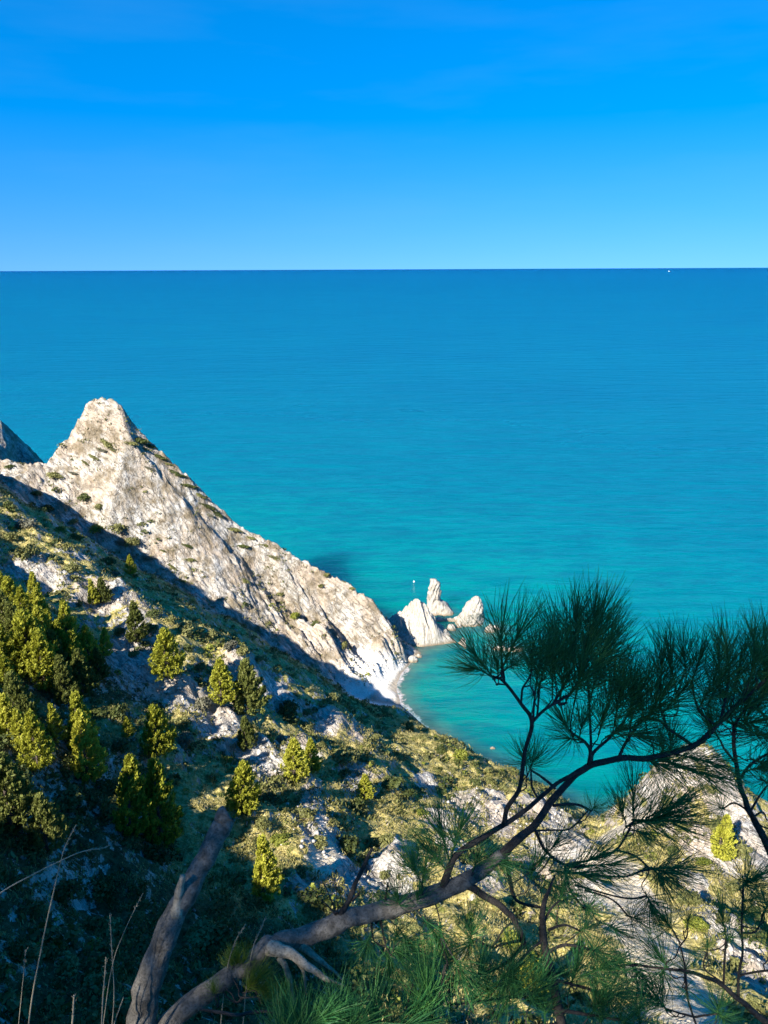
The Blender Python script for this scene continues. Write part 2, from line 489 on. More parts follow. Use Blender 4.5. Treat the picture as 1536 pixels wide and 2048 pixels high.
# ------------------------------------------------------------------ terrain mesh: finer where it is nearer
def build_terrain():
    ys = [-118.0]
    while ys[-1] < -4: ys.append(ys[-1] + max(0.25, 0.06 * -ys[-1]))
    while ys[-1] < 12: ys.append(ys[-1] + 0.13)
    while ys[-1] < 232: ys.append(ys[-1] + 0.0026 * ys[-1] + 0.06)
    while ys[-1] < 288: ys.append(ys[-1] + 0.36)
    while ys[-1] < 392: ys.append(ys[-1] + 1.6)
    ys = np.array(ys)
    nd, ns = 470, 46
    tl = np.linspace(-0.53, 0.5, nd)
    half = 34 + 0.92 * np.maximum(ys, 0)
    dense = tl[None, :] * half[:, None]
    s = (np.linspace(0, 1, ns + 1)[1:]) ** 1.6
    left = dense[:, :1] + s[None, ::-1] * (-299.0 - dense[:, :1])
    right = dense[:, -1:] + s[None, :] * (199.0 - dense[:, -1:])
    X = np.concatenate([left, dense, right], 1)
    Y = np.repeat(ys[:, None], X.shape[1], 1)
    x, y = X.ravel(), Y.ravel()
    z = height(x, y)
    quads = grid_quads(*X.shape)
    # drop what lies well under the sea
    q_z = z[quads].max(1)
    quads = quads[q_z > -3.0]
    me = mesh_np('terrain', np.stack([x, y, z], 1), quads)
    rock = blob_mask(ROCKS, x, y); scree = blob_mask(SCREE, x, y)
    a = a_zone(x, y)
    # slope
    e = 0.8
    sl = np.hypot(lut(LUT_S, x + e, y) - lut(LUT_S, x - e, y), lut(LUT_S, x, y + e) - lut(LUT_S, x, y - e)) / (2 * e)
    beach = a * 0
    bx, by = x - 2.0, y - 243.0
    beach = sstep(11.0, 4.0, z) * sstep(-30, -12, x) * sstep(222, 228, y) * sstep(262, 256, y)
    wood = sstep(56.0, 40.0, 0.65 * x + 0.757 * y + 7 * noise2(x / 8, y / 8, 71) + 3 * noise2(x / 3, y / 3, 72)) + sstep(0.9, 0.4, np.hypot((x + 62) / 22, (y - 132) / 26) + 0.25 * noise2(x / 6, y / 6, 73))  # wooded ground, darkened along the mountain's shadow edge to deepen the shade
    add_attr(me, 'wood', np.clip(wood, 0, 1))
    add_attr(me, 'rock', rock); add_attr(me, 'scree', scree); add_attr(me, 'headland', a); add_attr(me, 'slope', sl); add_attr(me, 'beach', beach)
    return me

def terrain_material():
    m, nt, b, out = new_mat('hillside limestone and scrub')
    L = nt.links
    geo = N(nt, 'ShaderNodeNewGeometry')
    pos = geo.outputs['Position']
    nz = N(nt, 'ShaderNodeSeparateXYZ'); L.new(geo.outputs['True Normal'], nz.inputs[0])
    rock_a, scree_a, head_a, slope_a, beach_a = [attr_node(nt, k) for k in ('rock', 'scree', 'headland', 'slope', 'beach')]
    # limestone
    dot = N(nt, 'ShaderNodeVectorMath', operation='DOT_PRODUCT'); L.new(pos, dot.inputs[0]); dot.inputs[1].default_value = (0.74, -0.36, -0.57)
    scl = N(nt, 'ShaderNodeVectorMath', operation='SCALE'); scl.inputs[0].default_value = (-0.56, 0.27, 0.43); L.new(dot.outputs['Value'], scl.inputs['Scale'])
    mp = N(nt, 'ShaderNodeVectorMath', operation='ADD'); L.new(pos, mp.inputs[0]); L.new(scl.outputs[0], mp.inputs[1])
    n_big = noise_node(nt, pos, 0.09, 5, 0.6)
    n_str = noise_node(nt, mp.outputs[0], 0.9, 6, 0.62, 0.4)
    n_fin = noise_node(nt, pos, 1.7, 6, 0.68)
    n_mid = noise_node(nt, pos, 0.42, 5, 0.6)
    lime = ramp(nt, n_str, [(0.30, (0.25, 0.225, 0.195)), (0.44, (0.47, 0.44, 0.395)), (0.58, (0.66, 0.63, 0.58)), (0.75, (0.76, 0.735, 0.69))])
    lime = mixc(nt, ramp(nt, n_big, [(0.42, 0.0), (0.62, 0.55)]), lime, (0.50, 0.36, 0.24))
    lime = mixc(nt, ramp(nt, n_fin, [(0.30, 0.65), (0.44, 0.0)]), lime, (0.20, 0.17, 0.14))
    vo = N(nt, 'ShaderNodeTexVoronoi'); vo.feature = 'DISTANCE_TO_EDGE'; vo.inputs['Scale'].default_value = 0.55
    wv = N(nt, 'ShaderNodeVectorMath', operation='ADD'); L.new(mp.outputs[0], wv.inputs[0])
    nv = nt.nodes.new('ShaderNodeTexNoise'); nv.inputs['Scale'].default_value = 0.8; nv.inputs['Detail'].default_value = 4.0; L.new(pos, nv.inputs['Vector'])
    ns = N(nt, 'ShaderNodeVectorMath', operation='SCALE'); ns.inputs['Scale'].default_value = 1.8; L.new(nv.outputs[1], ns.inputs[0]); L.new(ns.outputs[0], wv.inputs[1])
    L.new(wv.outputs[0], vo.inputs['Vector'])
    crack = math_node(nt, 'MULTIPLY', ramp(nt, vo.outputs['Distance'], [(0.02, 1.0), (0.11, 0.0)]), ramp(nt, n_mid, [(0.40, 0.15), (0.60, 1.0)]))
    dot2 = N(nt, 'ShaderNodeVectorMath', operation='SCALE'); dot2.inputs['Scale'].default_value = 0.55; L.new(mp.outputs[0], dot2.inputs[0])
    ln = math_node(nt, 'ABSOLUTE', math_node(nt, 'SUBTRACT', noise_node(nt, dot2.outputs[0], 1.0, 5, 0.6, 0.25), 0.5))
    lime = mixc(nt, math_node(nt, 'MULTIPLY', ramp(nt, ln, [(0.004, 0.85), (0.028, 0.0)]), ramp(nt, n_big, [(0.40, 1.0), (0.60, 0.25)])), lime, (0.11, 0.095, 0.08))
    lime = mixc(nt, math_node(nt, 'MULTIPLY', crack, 0.5), lime, (0.15, 0.12, 0.095))
    lime = mixc(nt, 1.0, lime, (0.82, 0.81, 0.79), 'MULTIPLY')
    # dry grass and low scrub
    grass = ramp(nt, n_fin, [(0.28, (0.095, 0.088, 0.018)), (0.42, (0.300, 0.250, 0.072)), (0.56, (0.455, 0.375, 0.150)), (0.75, (0.56, 0.48, 0.27))])
    green = ramp(nt, n_fin, [(0.3, (0.030, 0.040, 0.008)), (0.55, (0.105, 0.120, 0.022)), (0.75, (0.21, 0.205, 0.055))])
    cover = mixc(nt, ramp(nt, n_mid, [(0.50, 0.0), (0.62, 0.9)]), grass, green)
    # rock shows on the mask, on steep ground and at random
    f = math_node(nt, 'MULTIPLY_ADD', n_mid, 1.1); f.node.inputs[2].default_value = -0.55
    r1 = math_node(nt, 'ADD', math_node(nt, 'MULTIPLY', rock_a, 1.35), f)
    r2 = math_node(nt, 'ADD', r1, math_node(nt, 'MULTIPLY', math_node(nt, 'SUBTRACT', 0.78, nz.outputs[2]), 1.6))
    f2 = math_node(nt, 'MULTIPLY_ADD', n_fin, 0.9); f2.node.inputs[2].default_value = -0.45
    r3 = math_node(nt, 'ADD', r2, f2)
    rockf = ramp(nt, r3, [(0.22, 0.0), (0.32, 1.0)])
    litter_shade = ramp(nt, n_fin, [(0.3, (0.016, 0.014, 0.008)), (0.6, (0.050, 0.042, 0.020)), (0.8, (0.085, 0.075, 0.040))])  # needle litter colour, also painting deeper shade into the ground
    cover = mixc(nt, math_node(nt, 'MULTIPLY', attr_node(nt, 'wood'), 0.85), cover, litter_shade)
    hill = mixc(nt, rockf, cover, lime)
    # headland: mostly rock, brown scrub in patches
    h1 = noise_node(nt, pos, 0.16, 5, 0.65)
    hp = ramp(nt, math_node(nt, 'ADD', h1, math_node(nt, 'MULTIPLY', f2, 0.35)), [(0.46, 0.0), (0.60, 0.85)])
    scrub = ramp(nt, n_fin, [(0.3, (0.07, 0.055, 0.030)), (0.6, (0.20, 0.155, 0.095)), (0.8, (0.34, 0.27, 0.19))])
    head = mixc(nt, hp, lime, scrub)
    col = mixc(nt, head_a, hill, head)
    sc = ramp(nt, n_fin, [(0.3, (0.44, 0.34, 0.21)), (0.5, (0.58, 0.49, 0.35)), (0.75, (0.68, 0.63, 0.55))])
    col = mixc(nt, ramp(nt, math_node(nt, 'ADD', scree_a, f), [(0.34, 0.0), (0.52, 1.0)]), col, sc)
    bc = ramp(nt, n_fin, [(0.3, (0.58, 0.52, 0.44)), (0.6, (0.80, 0.77, 0.71))])
    col = mixc(nt, beach_a, col, bc)
    # wet foot of the rocks at the waterline
    sep = N(nt, 'ShaderNodeSeparateXYZ'); L.new(pos, sep.inputs[0])
    wet = ramp(nt, math_node(nt, 'MULTIPLY', sep.outputs[2], 0.5), [(0.15, 0.75), (0.5, 0.0)])
    col = mixc(nt, wet, col, (0.22, 0.17, 0.11))
    L.new(col, b.inputs['Base Color'])
    b.inputs['Roughness'].default_value = 0.92
    b.inputs['Specular IOR Level'].default_value = 0.15
    hgt = math_node(nt, 'ADD', math_node(nt, 'ADD', math_node(nt, 'MULTIPLY', n_fin, 0.7), math_node(nt, 'MULTIPLY', n_str, 0.8)), math_node(nt, 'MULTIPLY', crack, -0.5))
    bp = N(nt, 'ShaderNodeBump', i_Strength=0.9, i_Distance=0.8)
    L.new(hgt, bp.inputs['Height'])
    L.new(bp.outputs[0], b.inputs['Normal'])
    return m

M_TERRAIN = terrain_material()
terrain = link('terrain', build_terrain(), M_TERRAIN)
tag(terrain, kind='structure')
# ------------------------------------------------------------------ sea
def axis(lo, hi, step, far, grow):
    a = list(np.arange(lo, hi + 1e-6, step))
    s = step
    while a[-1] < far:
        s *= grow; a.append(a[-1] + s)
    s = step; pre = []
    x = lo
    while x > -far:
        s *= grow; x -= s; pre.append(x)
    return np.array(pre[::-1] + a)

def build_sea():
    xs = axis(-40, 150, 1.0, 90000, 1.16)
    ys = axis(130, 400, 1.0, 90000, 1.16)
    ys = ys[ys > -400]
    X, Y = np.meshgrid(xs, ys)
    x, y = X.ravel(), Y.ravel()
    # distance to the shore
    gx = np.arange(-298, 198, 1.5); gy = np.arange(-118, 398, 1.5)
    GX, GY = np.meshgrid(gx, gy)
    land = lut(LUT_S, GX, GY) > 0.0
    edge = land & ~(np.roll(land, 1, 0) & np.roll(land, -1, 0) & np.roll(land, 1, 1) & np.roll(land, -1, 1))
    B = np.stack([GX[edge], GY[edge]], 1)
    extra = [S(px, py)[:2] for px, py in ((870, 1222), (880, 1223), (890, 1225), (930, 1248), (945, 1248), (955, 1248), (982, 1262), (992, 1258), (1002, 1298), (1030, 1300), (903, 1260), (862, 1292), (848, 1295), (836, 1300), (876, 1287), (890, 1281))]
    B = np.concatenate([B, np.array(extra)])
    d = np.empty(len(x))
    for i in range(0, len(x), 4000):
        d[i:i + 4000] = np.sqrt((x[i:i + 4000, None] - B[None, :, 0]) ** 2 + (y[i:i + 4000, None] - B[None, :, 1]) ** 2).min(1)
    me = mesh_np('sea', np.stack([x, y, np.zeros_like(x)], 1), grid_quads(*X.shape))
    add_attr(me, 'shore', d)
    # surf: strongest along the beach
    bl = np.array([S(px, py)[:2] for px, py in ((803, 1343), (795, 1362), (793, 1385), (800, 1412), (815, 1440))])
    db = np.sqrt((x[:, None] - bl[None, :, 0]) ** 2 + (y[:, None] - bl[None, :, 1]) ** 2).min(1)
    add_attr(me, 'surf', np.exp(-(db / 9.0) ** 2))
    return me

def sea_material():
    m, nt, b, out = new_mat('turquoise sea water')
    L = nt.links
    geo = N(nt, 'ShaderNodeNewGeometry'); pos = geo.outputs['Position']
    shore = attr_node(nt, 'shore'); surf = attr_node(nt, 'surf')
    mp = N(nt, 'ShaderNodeMapping'); mp.inputs['Scale'].default_value = (0.30, 1.0, 1.0); mp.inputs['Rotation'].default_value = (0, 0, 0.06)
    L.new(pos, mp.inputs[0])
    big = noise_node(nt, mp.outputs[0], 0.012, 4, 0.6)
    lg = math_node(nt, 'LOGARITHM', math_node(nt, 'ADD', shore, 1.0), 10.0)          # 0 .. 5
    wob = math_node(nt, 'MULTIPLY', math_node(nt, 'SUBTRACT', big, 0.5), 0.45)
    t = math_node(nt, 'DIVIDE', math_node(nt, 'ADD', lg, wob), 5.0)
    body = ramp(nt, t, [(0.02, (0.23, 0.26, 0.20)), (0.12, (0.075, 0.225, 0.185)), (0.20, (0.0, 0.215, 0.185)), (0.36, (0.0, 0.178, 0.182)), (0.45, (0.0, 0.130, 0.180)), (0.56, (0.0, 0.101, 0.176)), (0.70, (0.0, 0.080, 0.172)), (0.86, (0.0, 0.056, 0.168)), (0.96, (0.0, 0.030, 0.150))])
    streak = noise_node(nt, mp.outputs[0], 0.16, 4, 0.65, 0.4)
    body = mixc(nt, ramp(nt, streak, [(0.42, 0.0), (0.60, 0.45)]), body, (0.0, 0.075, 0.13))
    lane = noise_node(nt, mp.outputs[0], 0.006, 5, 0.65, 0.8)
    body = mixc(nt, ramp(nt, lane, [(0.35, 0.0), (0.65, 0.22)]), body, (0.0, 0.16, 0.21))
    far_s = noise_node(nt, mp.outputs[0], 0.045, 5, 0.7, 0.4)
    body = mixc(nt, ramp(nt, far_s, [(0.45, 0.0), (0.62, 0.22)]), body, (0.0, 0.07, 0.13))
    # foam
    fn = noise_node(nt, pos, 0.55, 6, 0.7, 0.6)
    near = ramp(nt, math_node(nt, 'DIVIDE', shore, 10.0), [(0.0, 1.0), (0.12, 0.75), (0.6, 0.0)])
    fo = math_node(nt, 'ADD', math_node(nt, 'MULTIPLY', near, 0.6), math_node(nt, 'MULTIPLY', math_node(nt, 'MULTIPLY', surf, near), 0.6))
    fo = math_node(nt, 'MULTIPLY', fo, math_node(nt, 'MULTIPLY', fn, 1.6))
    foam = ramp(nt, fo, [(0.50, 0.0), (0.74, 0.85)])
    col = mixc(nt, foam, body, (0.80, 0.82, 0.80))
    L.new(col, b.inputs['Base Color'])
    b.inputs['IOR'].default_value = 1.333
    L.new(ramp(nt, t, [(0.3, 0.16), (0.5, 0.26), (0.75, 0.40)]), b.inputs['Roughness'])      # waves too small to resolve far out
    b.inputs['Specular IOR Level'].default_value = 0.16
    b.subsurface_method = 'BURLEY'
    b.inputs['Subsurface Weight'].default_value = 1.0
    b.inputs['Subsurface Radius'].default_value = (0.5, 1.0, 1.0)
    b.inputs['Subsurface Scale'].default_value = 80.0
    w1 = noise_node(nt, mp.outputs[0], 0.22, 5, 0.6, 0.3)
    w2 = noise_node(nt, mp.outputs[0], 1.1, 4, 0.6, 0.3)
    w3 = noise_node(nt, mp.outputs[0], 0.05, 3, 0.5, 0.2)
    hh = math_node(nt, 'ADD', math_node(nt, 'ADD', math_node(nt, 'MULTIPLY', w1, 2.2), math_node(nt, 'MULTIPLY', w2, 0.45)), math_node(nt, 'MULTIPLY', w3, 5.0))
    bp = N(nt, 'ShaderNodeBump', i_Strength=1.0, i_Distance=1.0)
    L.new(hh, bp.inputs['Height']); L.new(bp.outputs[0], b.inputs['Normal'])
    return m

sea = link('sea', build_sea(), sea_material())
tag(sea, kind='structure')
# ------------------------------------------------------------------ vegetation materials
def leaf_material(name, dark, mid, light, rough=0.6, trans=0.25):
    m, nt, b, out = new_mat(name)
    L = nt.links
    geo = N(nt, 'ShaderNodeNewGeometry')
    oi = N(nt, 'ShaderNodeObjectInfo')
    n = noise_node(nt, geo.outputs['Position'], 0.9, 3, 0.6)
    v = math_node(nt, 'ADD', math_node(nt, 'MULTIPLY', geo.outputs['Random Per Island'], 0.45), math_node(nt, 'ADD', math_node(nt, 'MULTIPLY', n, 0.45), math_node(nt, 'MULTIPLY', oi.outputs['Random'], 0.25)))
    c = ramp(nt, v, [(0.2, dark), (0.52, mid), (0.85, light)])
    L.new(c, b.inputs['Base Color'])
    b.inputs['Roughness'].default_value = rough
    b.inputs['Specular IOR Level'].default_value = 0.25
    tr = N(nt, 'ShaderNodeBsdfTranslucent'); L.new(c, tr.inputs[0])
    mx = N(nt, 'ShaderNodeMixShader'); mx.inputs[0].default_value = trans
    L.new(b.outputs[0], mx.inputs[1]); L.new(tr.outputs[0], mx.inputs[2]); L.new(mx.outputs[0], out.inputs[0])
    return m

def bark_material(name, dark, light, scale=14.0):
    m, nt, b, out = new_mat(name)
    L = nt.links
    tc = N(nt, 'ShaderNodeTexCoord')
    n1 = noise_node(nt, tc.outputs['Object'], scale, 6, 0.65, 0.5)
    n2 = noise_node(nt, tc.outputs['Object'], scale * 5, 4, 0.6)
    vo = N(nt, 'ShaderNodeTexVoronoi'); vo.feature = 'DISTANCE_TO_EDGE'; vo.inputs['Scale'].default_value = scale * 2.6; L.new(tc.outputs['Object'], vo.inputs['Vector'])
    c = mixc(nt, ramp(nt, n1, [(0.35, 0.0), (0.65, 1.0)]), dark, light)
    c = mixc(nt, ramp(nt, n2, [(0.35, 0.6), (0.5, 0.0)]), c, tuple(k * 0.45 for k in dark))
    L.new(c, b.inputs['Base Color'])
    b.inputs['Roughness'].default_value = 0.9
    b.inputs['Specular IOR Level'].default_value = 0.15
    bp = N(nt, 'ShaderNodeBump', i_Strength=0.8, i_Distance=0.006)
    L.new(math_node(nt, 'ADD', math_node(nt, 'ADD', n2, n1), math_node(nt, 'MULTIPLY', ramp(nt, vo.outputs['Distance'], [(0.0, 0.0), (0.25, 1.0)]), 0.16)), bp.inputs['Height'])
    L.new(bp.outputs[0], b.inputs['Normal'])
    return m

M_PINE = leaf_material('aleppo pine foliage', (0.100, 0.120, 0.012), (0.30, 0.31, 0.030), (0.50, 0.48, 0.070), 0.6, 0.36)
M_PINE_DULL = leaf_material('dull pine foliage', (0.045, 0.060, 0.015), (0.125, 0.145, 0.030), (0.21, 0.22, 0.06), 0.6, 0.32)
M_BUSH = {
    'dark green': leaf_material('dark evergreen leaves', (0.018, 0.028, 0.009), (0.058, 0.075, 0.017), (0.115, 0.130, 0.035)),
    'olive': leaf_material('olive leaves', (0.048, 0.052, 0.016), (0.14, 0.14, 0.040), (0.25, 0.24, 0.09)),
    'bright green': leaf_material('bright green leaves', (0.045, 0.062, 0.008), (0.135, 0.155, 0.018), (0.24, 0.25, 0.04)),
    'grey-green': leaf_material('grey green leaves', (0.060, 0.058, 0.036), (0.13, 0.125, 0.080), (0.21, 0.20, 0.14)),
}
M_TRUNK = bark_material('pine bark', (0.06, 0.045, 0.035), (0.16, 0.13, 0.11), 3.0)

# ------------------------------------------------------------------ tubes
def tube_arrays(path, radii, sides=7, wob=0.0, seed=0):
    path = np.asarray(path, float); radii = np.asarray(radii, float)
    n = len(path)
    V, Q = [], []
    tang = np.gradient(path, axis=0)
    tang /= np.linalg.norm(tang, axis=1, keepdims=True) + 1e-9
    ref = np.array([0.31, 0.17, 0.93])
    if abs(tang[0] @ ref) > 0.9: ref = np.array([0.93, 0.2, 0.1])
    a = np.cross(tang[0], ref); a /= np.linalg.norm(a)
    ang = np.arange(sides) * 2 * math.pi / sides
    for i in range(n):
        a = a - tang[i] * (a @ tang[i]); a /= np.linalg.norm(a) + 1e-9
        b = np.cross(tang[i], a)
        r = radii[i]
        rr = r * (1 + (wob * noise2(ang * 1.1 + seed, np.full(sides, i * 0.55), seed) if wob else 0))
        V.append(path[i] + (np.cos(ang) * rr)[:, None] * a + (np.sin(ang) * rr)[:, None] * b)
    V = np.concatenate(V)
    i = np.arange(n - 1)[:, None] * sides + np.arange(sides)[None, :]
    j = np.arange(n - 1)[:, None] * sides + (np.arange(sides)[None, :] + 1) % sides
    Q = np.stack([i, j, j + sides, i + sides], -1).reshape(-1, 4)
    T = [[0, k + 1, k] for k in range(1, sides - 1)] + [[(n - 1) * sides, (n - 1) * sides + k, (n - 1) * sides + k + 1] for k in range(1, sides - 1)]
    return V, Q, np.array(T)

def catmull(ctrl, per=5):
    c = np.asarray(ctrl, float)
    c = np.vstack([2 * c[0] - c[1], c, 2 * c[-1] - c[-2]])
    out = []
    for i in range(1, len(c) - 2):
        for k in range(per):
            t = k / per
            out.append(0.5 * ((2 * c[i]) + (-c[i - 1] + c[i + 1]) * t + (2 * c[i - 1] - 5 * c[i] + 4 * c[i + 1] - c[i + 2]) * t * t + (-c[i - 1] + 3 * c[i] - 3 * c[i + 1] + c[i + 2]) * t ** 3))
    out.append(c[-2])
    return np.array(out)

class Soup:
    """collects tubes and loose blades into one mesh"""
    def __init__(s): s.v, s.q, s.t, s.n = [], [], [], 0
    def tube(s, path, radii, sides=6, wob=0.0, seed=0):
        V, Q, T = tube_arrays(path, radii, sides, wob, seed)
        s.v.append(V); s.q.append(Q + s.n); s.t.append(T + s.n); s.n += len(V)
    def tris(s, V):
        V = np.asarray(V).reshape(-1, 3)
        k = np.arange(len(V)).reshape(-1, 3) + s.n
        s.v.append(V); s.t.append(k); s.n += len(V)
    def quads(s, V):
        V = np.asarray(V).reshape(-1, 3)
        k = np.arange(len(V)).reshape(-1, 4) + s.n
        s.v.append(V); s.q.append(k); s.n += len(V)
    def mesh(s, name, mat, smooth=True):
        me = mesh_np(name, np.concatenate(s.v), np.concatenate(s.q) if s.q else None, np.concatenate(s.t) if s.t else None, smooth)
        me.materials.append(mat)
        return me

def unit(v):
    return v / (np.linalg.norm(v, axis=-1, keepdims=True) + 1e-9)

# ------------------------------------------------------------------ hillside pines: a cone of upswept plumes, unit height
def pine_meshes(seed, width=0.24, plumes=190, sway=0.05, gap=0.0, dull=False):
    r = np.random.default_rng(seed)
    trunk = Soup()
    tp = catmull([(0, 0, -0.12), (0.004, 0.003, 0.2), (-0.006, 0.004, 0.5), (0.004, 0, 0.75), (0.0, 0.0, 0.95)], 4)
    trunk.tube(tp, np.linspace(0.024, 0.004, len(tp)), 6)
    crown = Soup()
    for i in range(plumes):
        h = 0.05 + 0.91 * (r.random() ** 1.12)
        az = i * 2.399963 + r.normal(0, 0.3)
        if gap and abs(((az + math.pi) % (2 * math.pi)) - math.pi) < gap and h < 0.7: continue
        prof = (1 - h) ** 1.0 * (0.66 + 0.34 * min(1, (h - 0.02) / 0.16))
        ln = width * (prof * (0.70 + 0.55 * r.random()) + 0.02)
        out = np.array([math.cos(az), math.sin(az), 0.0])
        start = np.array([0, 0, h]) + out * 0.01
        bend = np.array([sway, 0, 0.0])
        end = start + out * ln + np.array([0, 0, ln * (0.10 + 0.9 * h) + 0.015]) + bend * ln / width
        tip = end + out * 0.010 * (1 - h) + np.array([sway * 0.3, 0, 0.034 + 0.014 * r.random()])
        axis = catmull([start, start * 0.5 + end * 0.5 - np.array([0, 0, 0.012]), end, tip], 4)
        if i % 3 == 0:
            trunk.tube(axis[:9], np.linspace(0.006, 0.0018, 9), 4)
        m = 22 + int(34 * prof)
        k = r.integers(2 if ln > 0.1 else 0, len(axis) - 1, m)
        c = axis[k] + r.normal(0, 0.0095, (m, 3)) + (axis[k + 1] - axis[k]) * r.random((m, 1))
        d = unit(axis[np.minimum(k + 1, len(axis) - 1)] - axis[k])
        d = unit(d + r.normal(0, 0.42, (m, 3)) + np.array([0, 0, 0.35]))
        side = unit(np.cross(d, r.normal(0, 1, (m, 3))))
        L = (0.030 + 0.024 * r.random((m, 1)))
        w = 0.011 + 0.005 * r.random((m, 1))
        crown.quads(np.stack([c - side * w * 0.5, c + side * w * 0.5, c + d * L * 0.62 + side * w, c + d * L], 1))
    return crown.mesh('pine_crown', M_PINE_DULL if dull else M_PINE, False), trunk.mesh('pine_trunk', M_TRUNK)

PINES = [pine_meshes(1, 0.235), pine_meshes(2, 0.21, 180, 0.06), pine_meshes(3, 0.27, 205, 0.04), pine_meshes(4, 0.20, 165, 0.06, 0.5), pine_meshes(5, 0.24, 190, 0.05, 0.5), pine_meshes(6, 0.32, 230, 0.04),
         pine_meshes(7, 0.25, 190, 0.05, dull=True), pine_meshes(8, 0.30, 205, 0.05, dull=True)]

ORD = ['', 'first', 'second', 'third', 'fourth', 'fifth', 'sixth', 'seventh', 'eighth', 'ninth', 'tenth', 'eleventh', 'twelfth', 'thirteenth', 'fourteenth', 'fifteenth', 'sixteenth', 'seventeenth', 'eighteenth', 'nineteenth', 'twentieth']

def height_for(base, top_py):
    lo, hi = 0.3, 30.0
    for _ in range(30):
        mid = (lo + hi) / 2
        if project((base[0], base[1], base[2] + mid))[1] > top_py: lo = mid
        else: hi = mid
    return lo

def add_pine(px, base_py, top_py, kind, label, group, lean=0.0, wide=1.0):
    b = hit(px, base_py)
    if b is None: return None
    h = height_for(b, top_py)
    o = empty('pine_tree', (b[0], b[1], b[2] - 0.02 * h), random.uniform(-0.5, 0.5))
    o.rotation_euler[1] = lean
    o.scale = (h * wide, h * wide, h)
    cm, tm = PINES[kind]
    link('crown', cm, None, o); link('trunk', tm, None, o)
    return tag(o, label, 'tree', group)

# (x, base y, top y, mesh, lean, width) by the patch of ground they stand on
PINE_SETS = [
 ('yellow-green pine in the dense stand at the left edge', 'pines in the stand at the left edge',
  [(6, 1192, 1143, 2, 0, 1.2), (24, 1224, 1153, 5, 0, 1.0), (46, 1244, 1172, 2, 0.08, 1.0), (70, 1206, 1143, 0, 0.05, 1.0), (80, 1240, 1174, 1, 0, 1.0), (48, 1322, 1228, 1, 0, 1.1), (64, 1350, 1222, 5, 0, 1.1), (92, 1378, 1262, 2, 0, 1.1), (18, 1388, 1312, 2, 0, 1.0),
   (103, 1292, 1219, 0, 0, 1.0), (119, 1312, 1238, 1, 0.06, 1.0), (139, 1300, 1202, 0, 0, 1.0), (178, 1322, 1250, 2, 0, 1.0), (208, 1312, 1256, 0, 0.1, 1.0)]),
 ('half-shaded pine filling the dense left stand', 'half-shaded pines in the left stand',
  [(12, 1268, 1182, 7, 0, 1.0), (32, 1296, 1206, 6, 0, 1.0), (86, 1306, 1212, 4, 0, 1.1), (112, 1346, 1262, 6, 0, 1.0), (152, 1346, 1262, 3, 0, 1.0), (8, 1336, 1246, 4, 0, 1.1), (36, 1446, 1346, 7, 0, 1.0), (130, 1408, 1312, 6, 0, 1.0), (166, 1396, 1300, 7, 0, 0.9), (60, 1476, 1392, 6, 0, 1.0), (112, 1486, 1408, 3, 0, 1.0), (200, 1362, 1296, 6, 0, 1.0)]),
 ('bright yellow-green pine rising out of the shade below the left stand', 'pines rising out of the shade',
  [(20, 1476, 1387, 1, 0, 1.0), (44, 1500, 1420, 0, 0, 1.0), (77, 1536, 1423, 2, 0, 0.95), (158, 1500, 1384, 1, 0.05, 1.0), (176, 1556, 1424, 0, 0, 1.0)]),
]
PINE_SINGLE = [
 (186, 1210, 1158, 1, 0, 1.0, 'slim bright pine beside a rounder one on the pale scree'), (206, 1206, 1156, 7, 0, 1.1, 'rounded dull green pine on the pale scree beside a slim one'),
 (262, 1148, 1110, 2, 0, 1.1, 'tiny bright pine standing alone in the shaded couloir'), (271, 1284, 1203, 6, 0.06, 1.0, 'upright olive pine on the spur between two scree patches'),
 (332, 1356, 1256, 5, 0.06, 1.0, 'broad leaning pine just above the widest pale rock patch'), (444, 1408, 1318, 2, 0, 1.1, 'bright conical pine beside a dark shaded pine on the spur'),
 (496, 1430, 1320, 7, 0, 1.0, 'dark pine in shade right of the bright conical one'), (317, 1514, 1411, 5, 0, 0.95, 'large bright pine left of the grey-green bushes, tall and full'),
 (258, 1660, 1512, 0, 0.10, 0.9, 'leaning sunlit pine, left of the tall pair above the shade'), (323, 1680, 1520, 0, 0, 0.9, 'tallest upright sunlit pine, right of the pair above the shade'),
 (480, 1622, 1520, 5, 0.12, 0.9, 'pale yellow leaning pine above the sawn-off stem'), (589, 1556, 1478, 2, 0, 1.2, 'rounded yellow-green pine, larger of two on a ledge'),
 (622, 1544, 1477, 2, 0, 0.9, 'smaller right-hand pine of the two on a ledge'), (527, 1792, 1670, 1, 0.02, 0.9, 'lone sunlit pine surrounded by deep shade below the spur'),
 (729, 1596, 1549, 2, 0, 1.2, 'small yellow-green pine among bushes in the middle of the slope'), (1434, 1716, 1630, 0, 0.05, 1.0, 'bright green pine on the right-hand ridge'),
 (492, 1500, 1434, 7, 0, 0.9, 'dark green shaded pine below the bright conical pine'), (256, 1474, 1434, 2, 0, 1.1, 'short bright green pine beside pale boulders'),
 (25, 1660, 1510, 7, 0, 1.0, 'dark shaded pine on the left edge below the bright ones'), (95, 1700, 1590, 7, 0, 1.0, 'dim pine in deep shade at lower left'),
 (1056, 1990, 1905, 2, 0, 1.0, 'bright pine top seen behind the dark needles at lower centre'),
]
for phrase, grp, items in PINE_SETS:
    order = sorted(range(len(items)), key=lambda i: items[i][0])
    for rank, i in enumerate(order, 1):
        x, by, ty, k, ln, wd = items[i]
        add_pine(x, by, ty, k, f'{phrase}, {ORD[rank]} from the left', grp, ln, wd)
for x, by, ty, k, ln, wd, lab in PINE_SINGLE:
    add_pine(x, by, ty, k, lab, None, ln, wd)

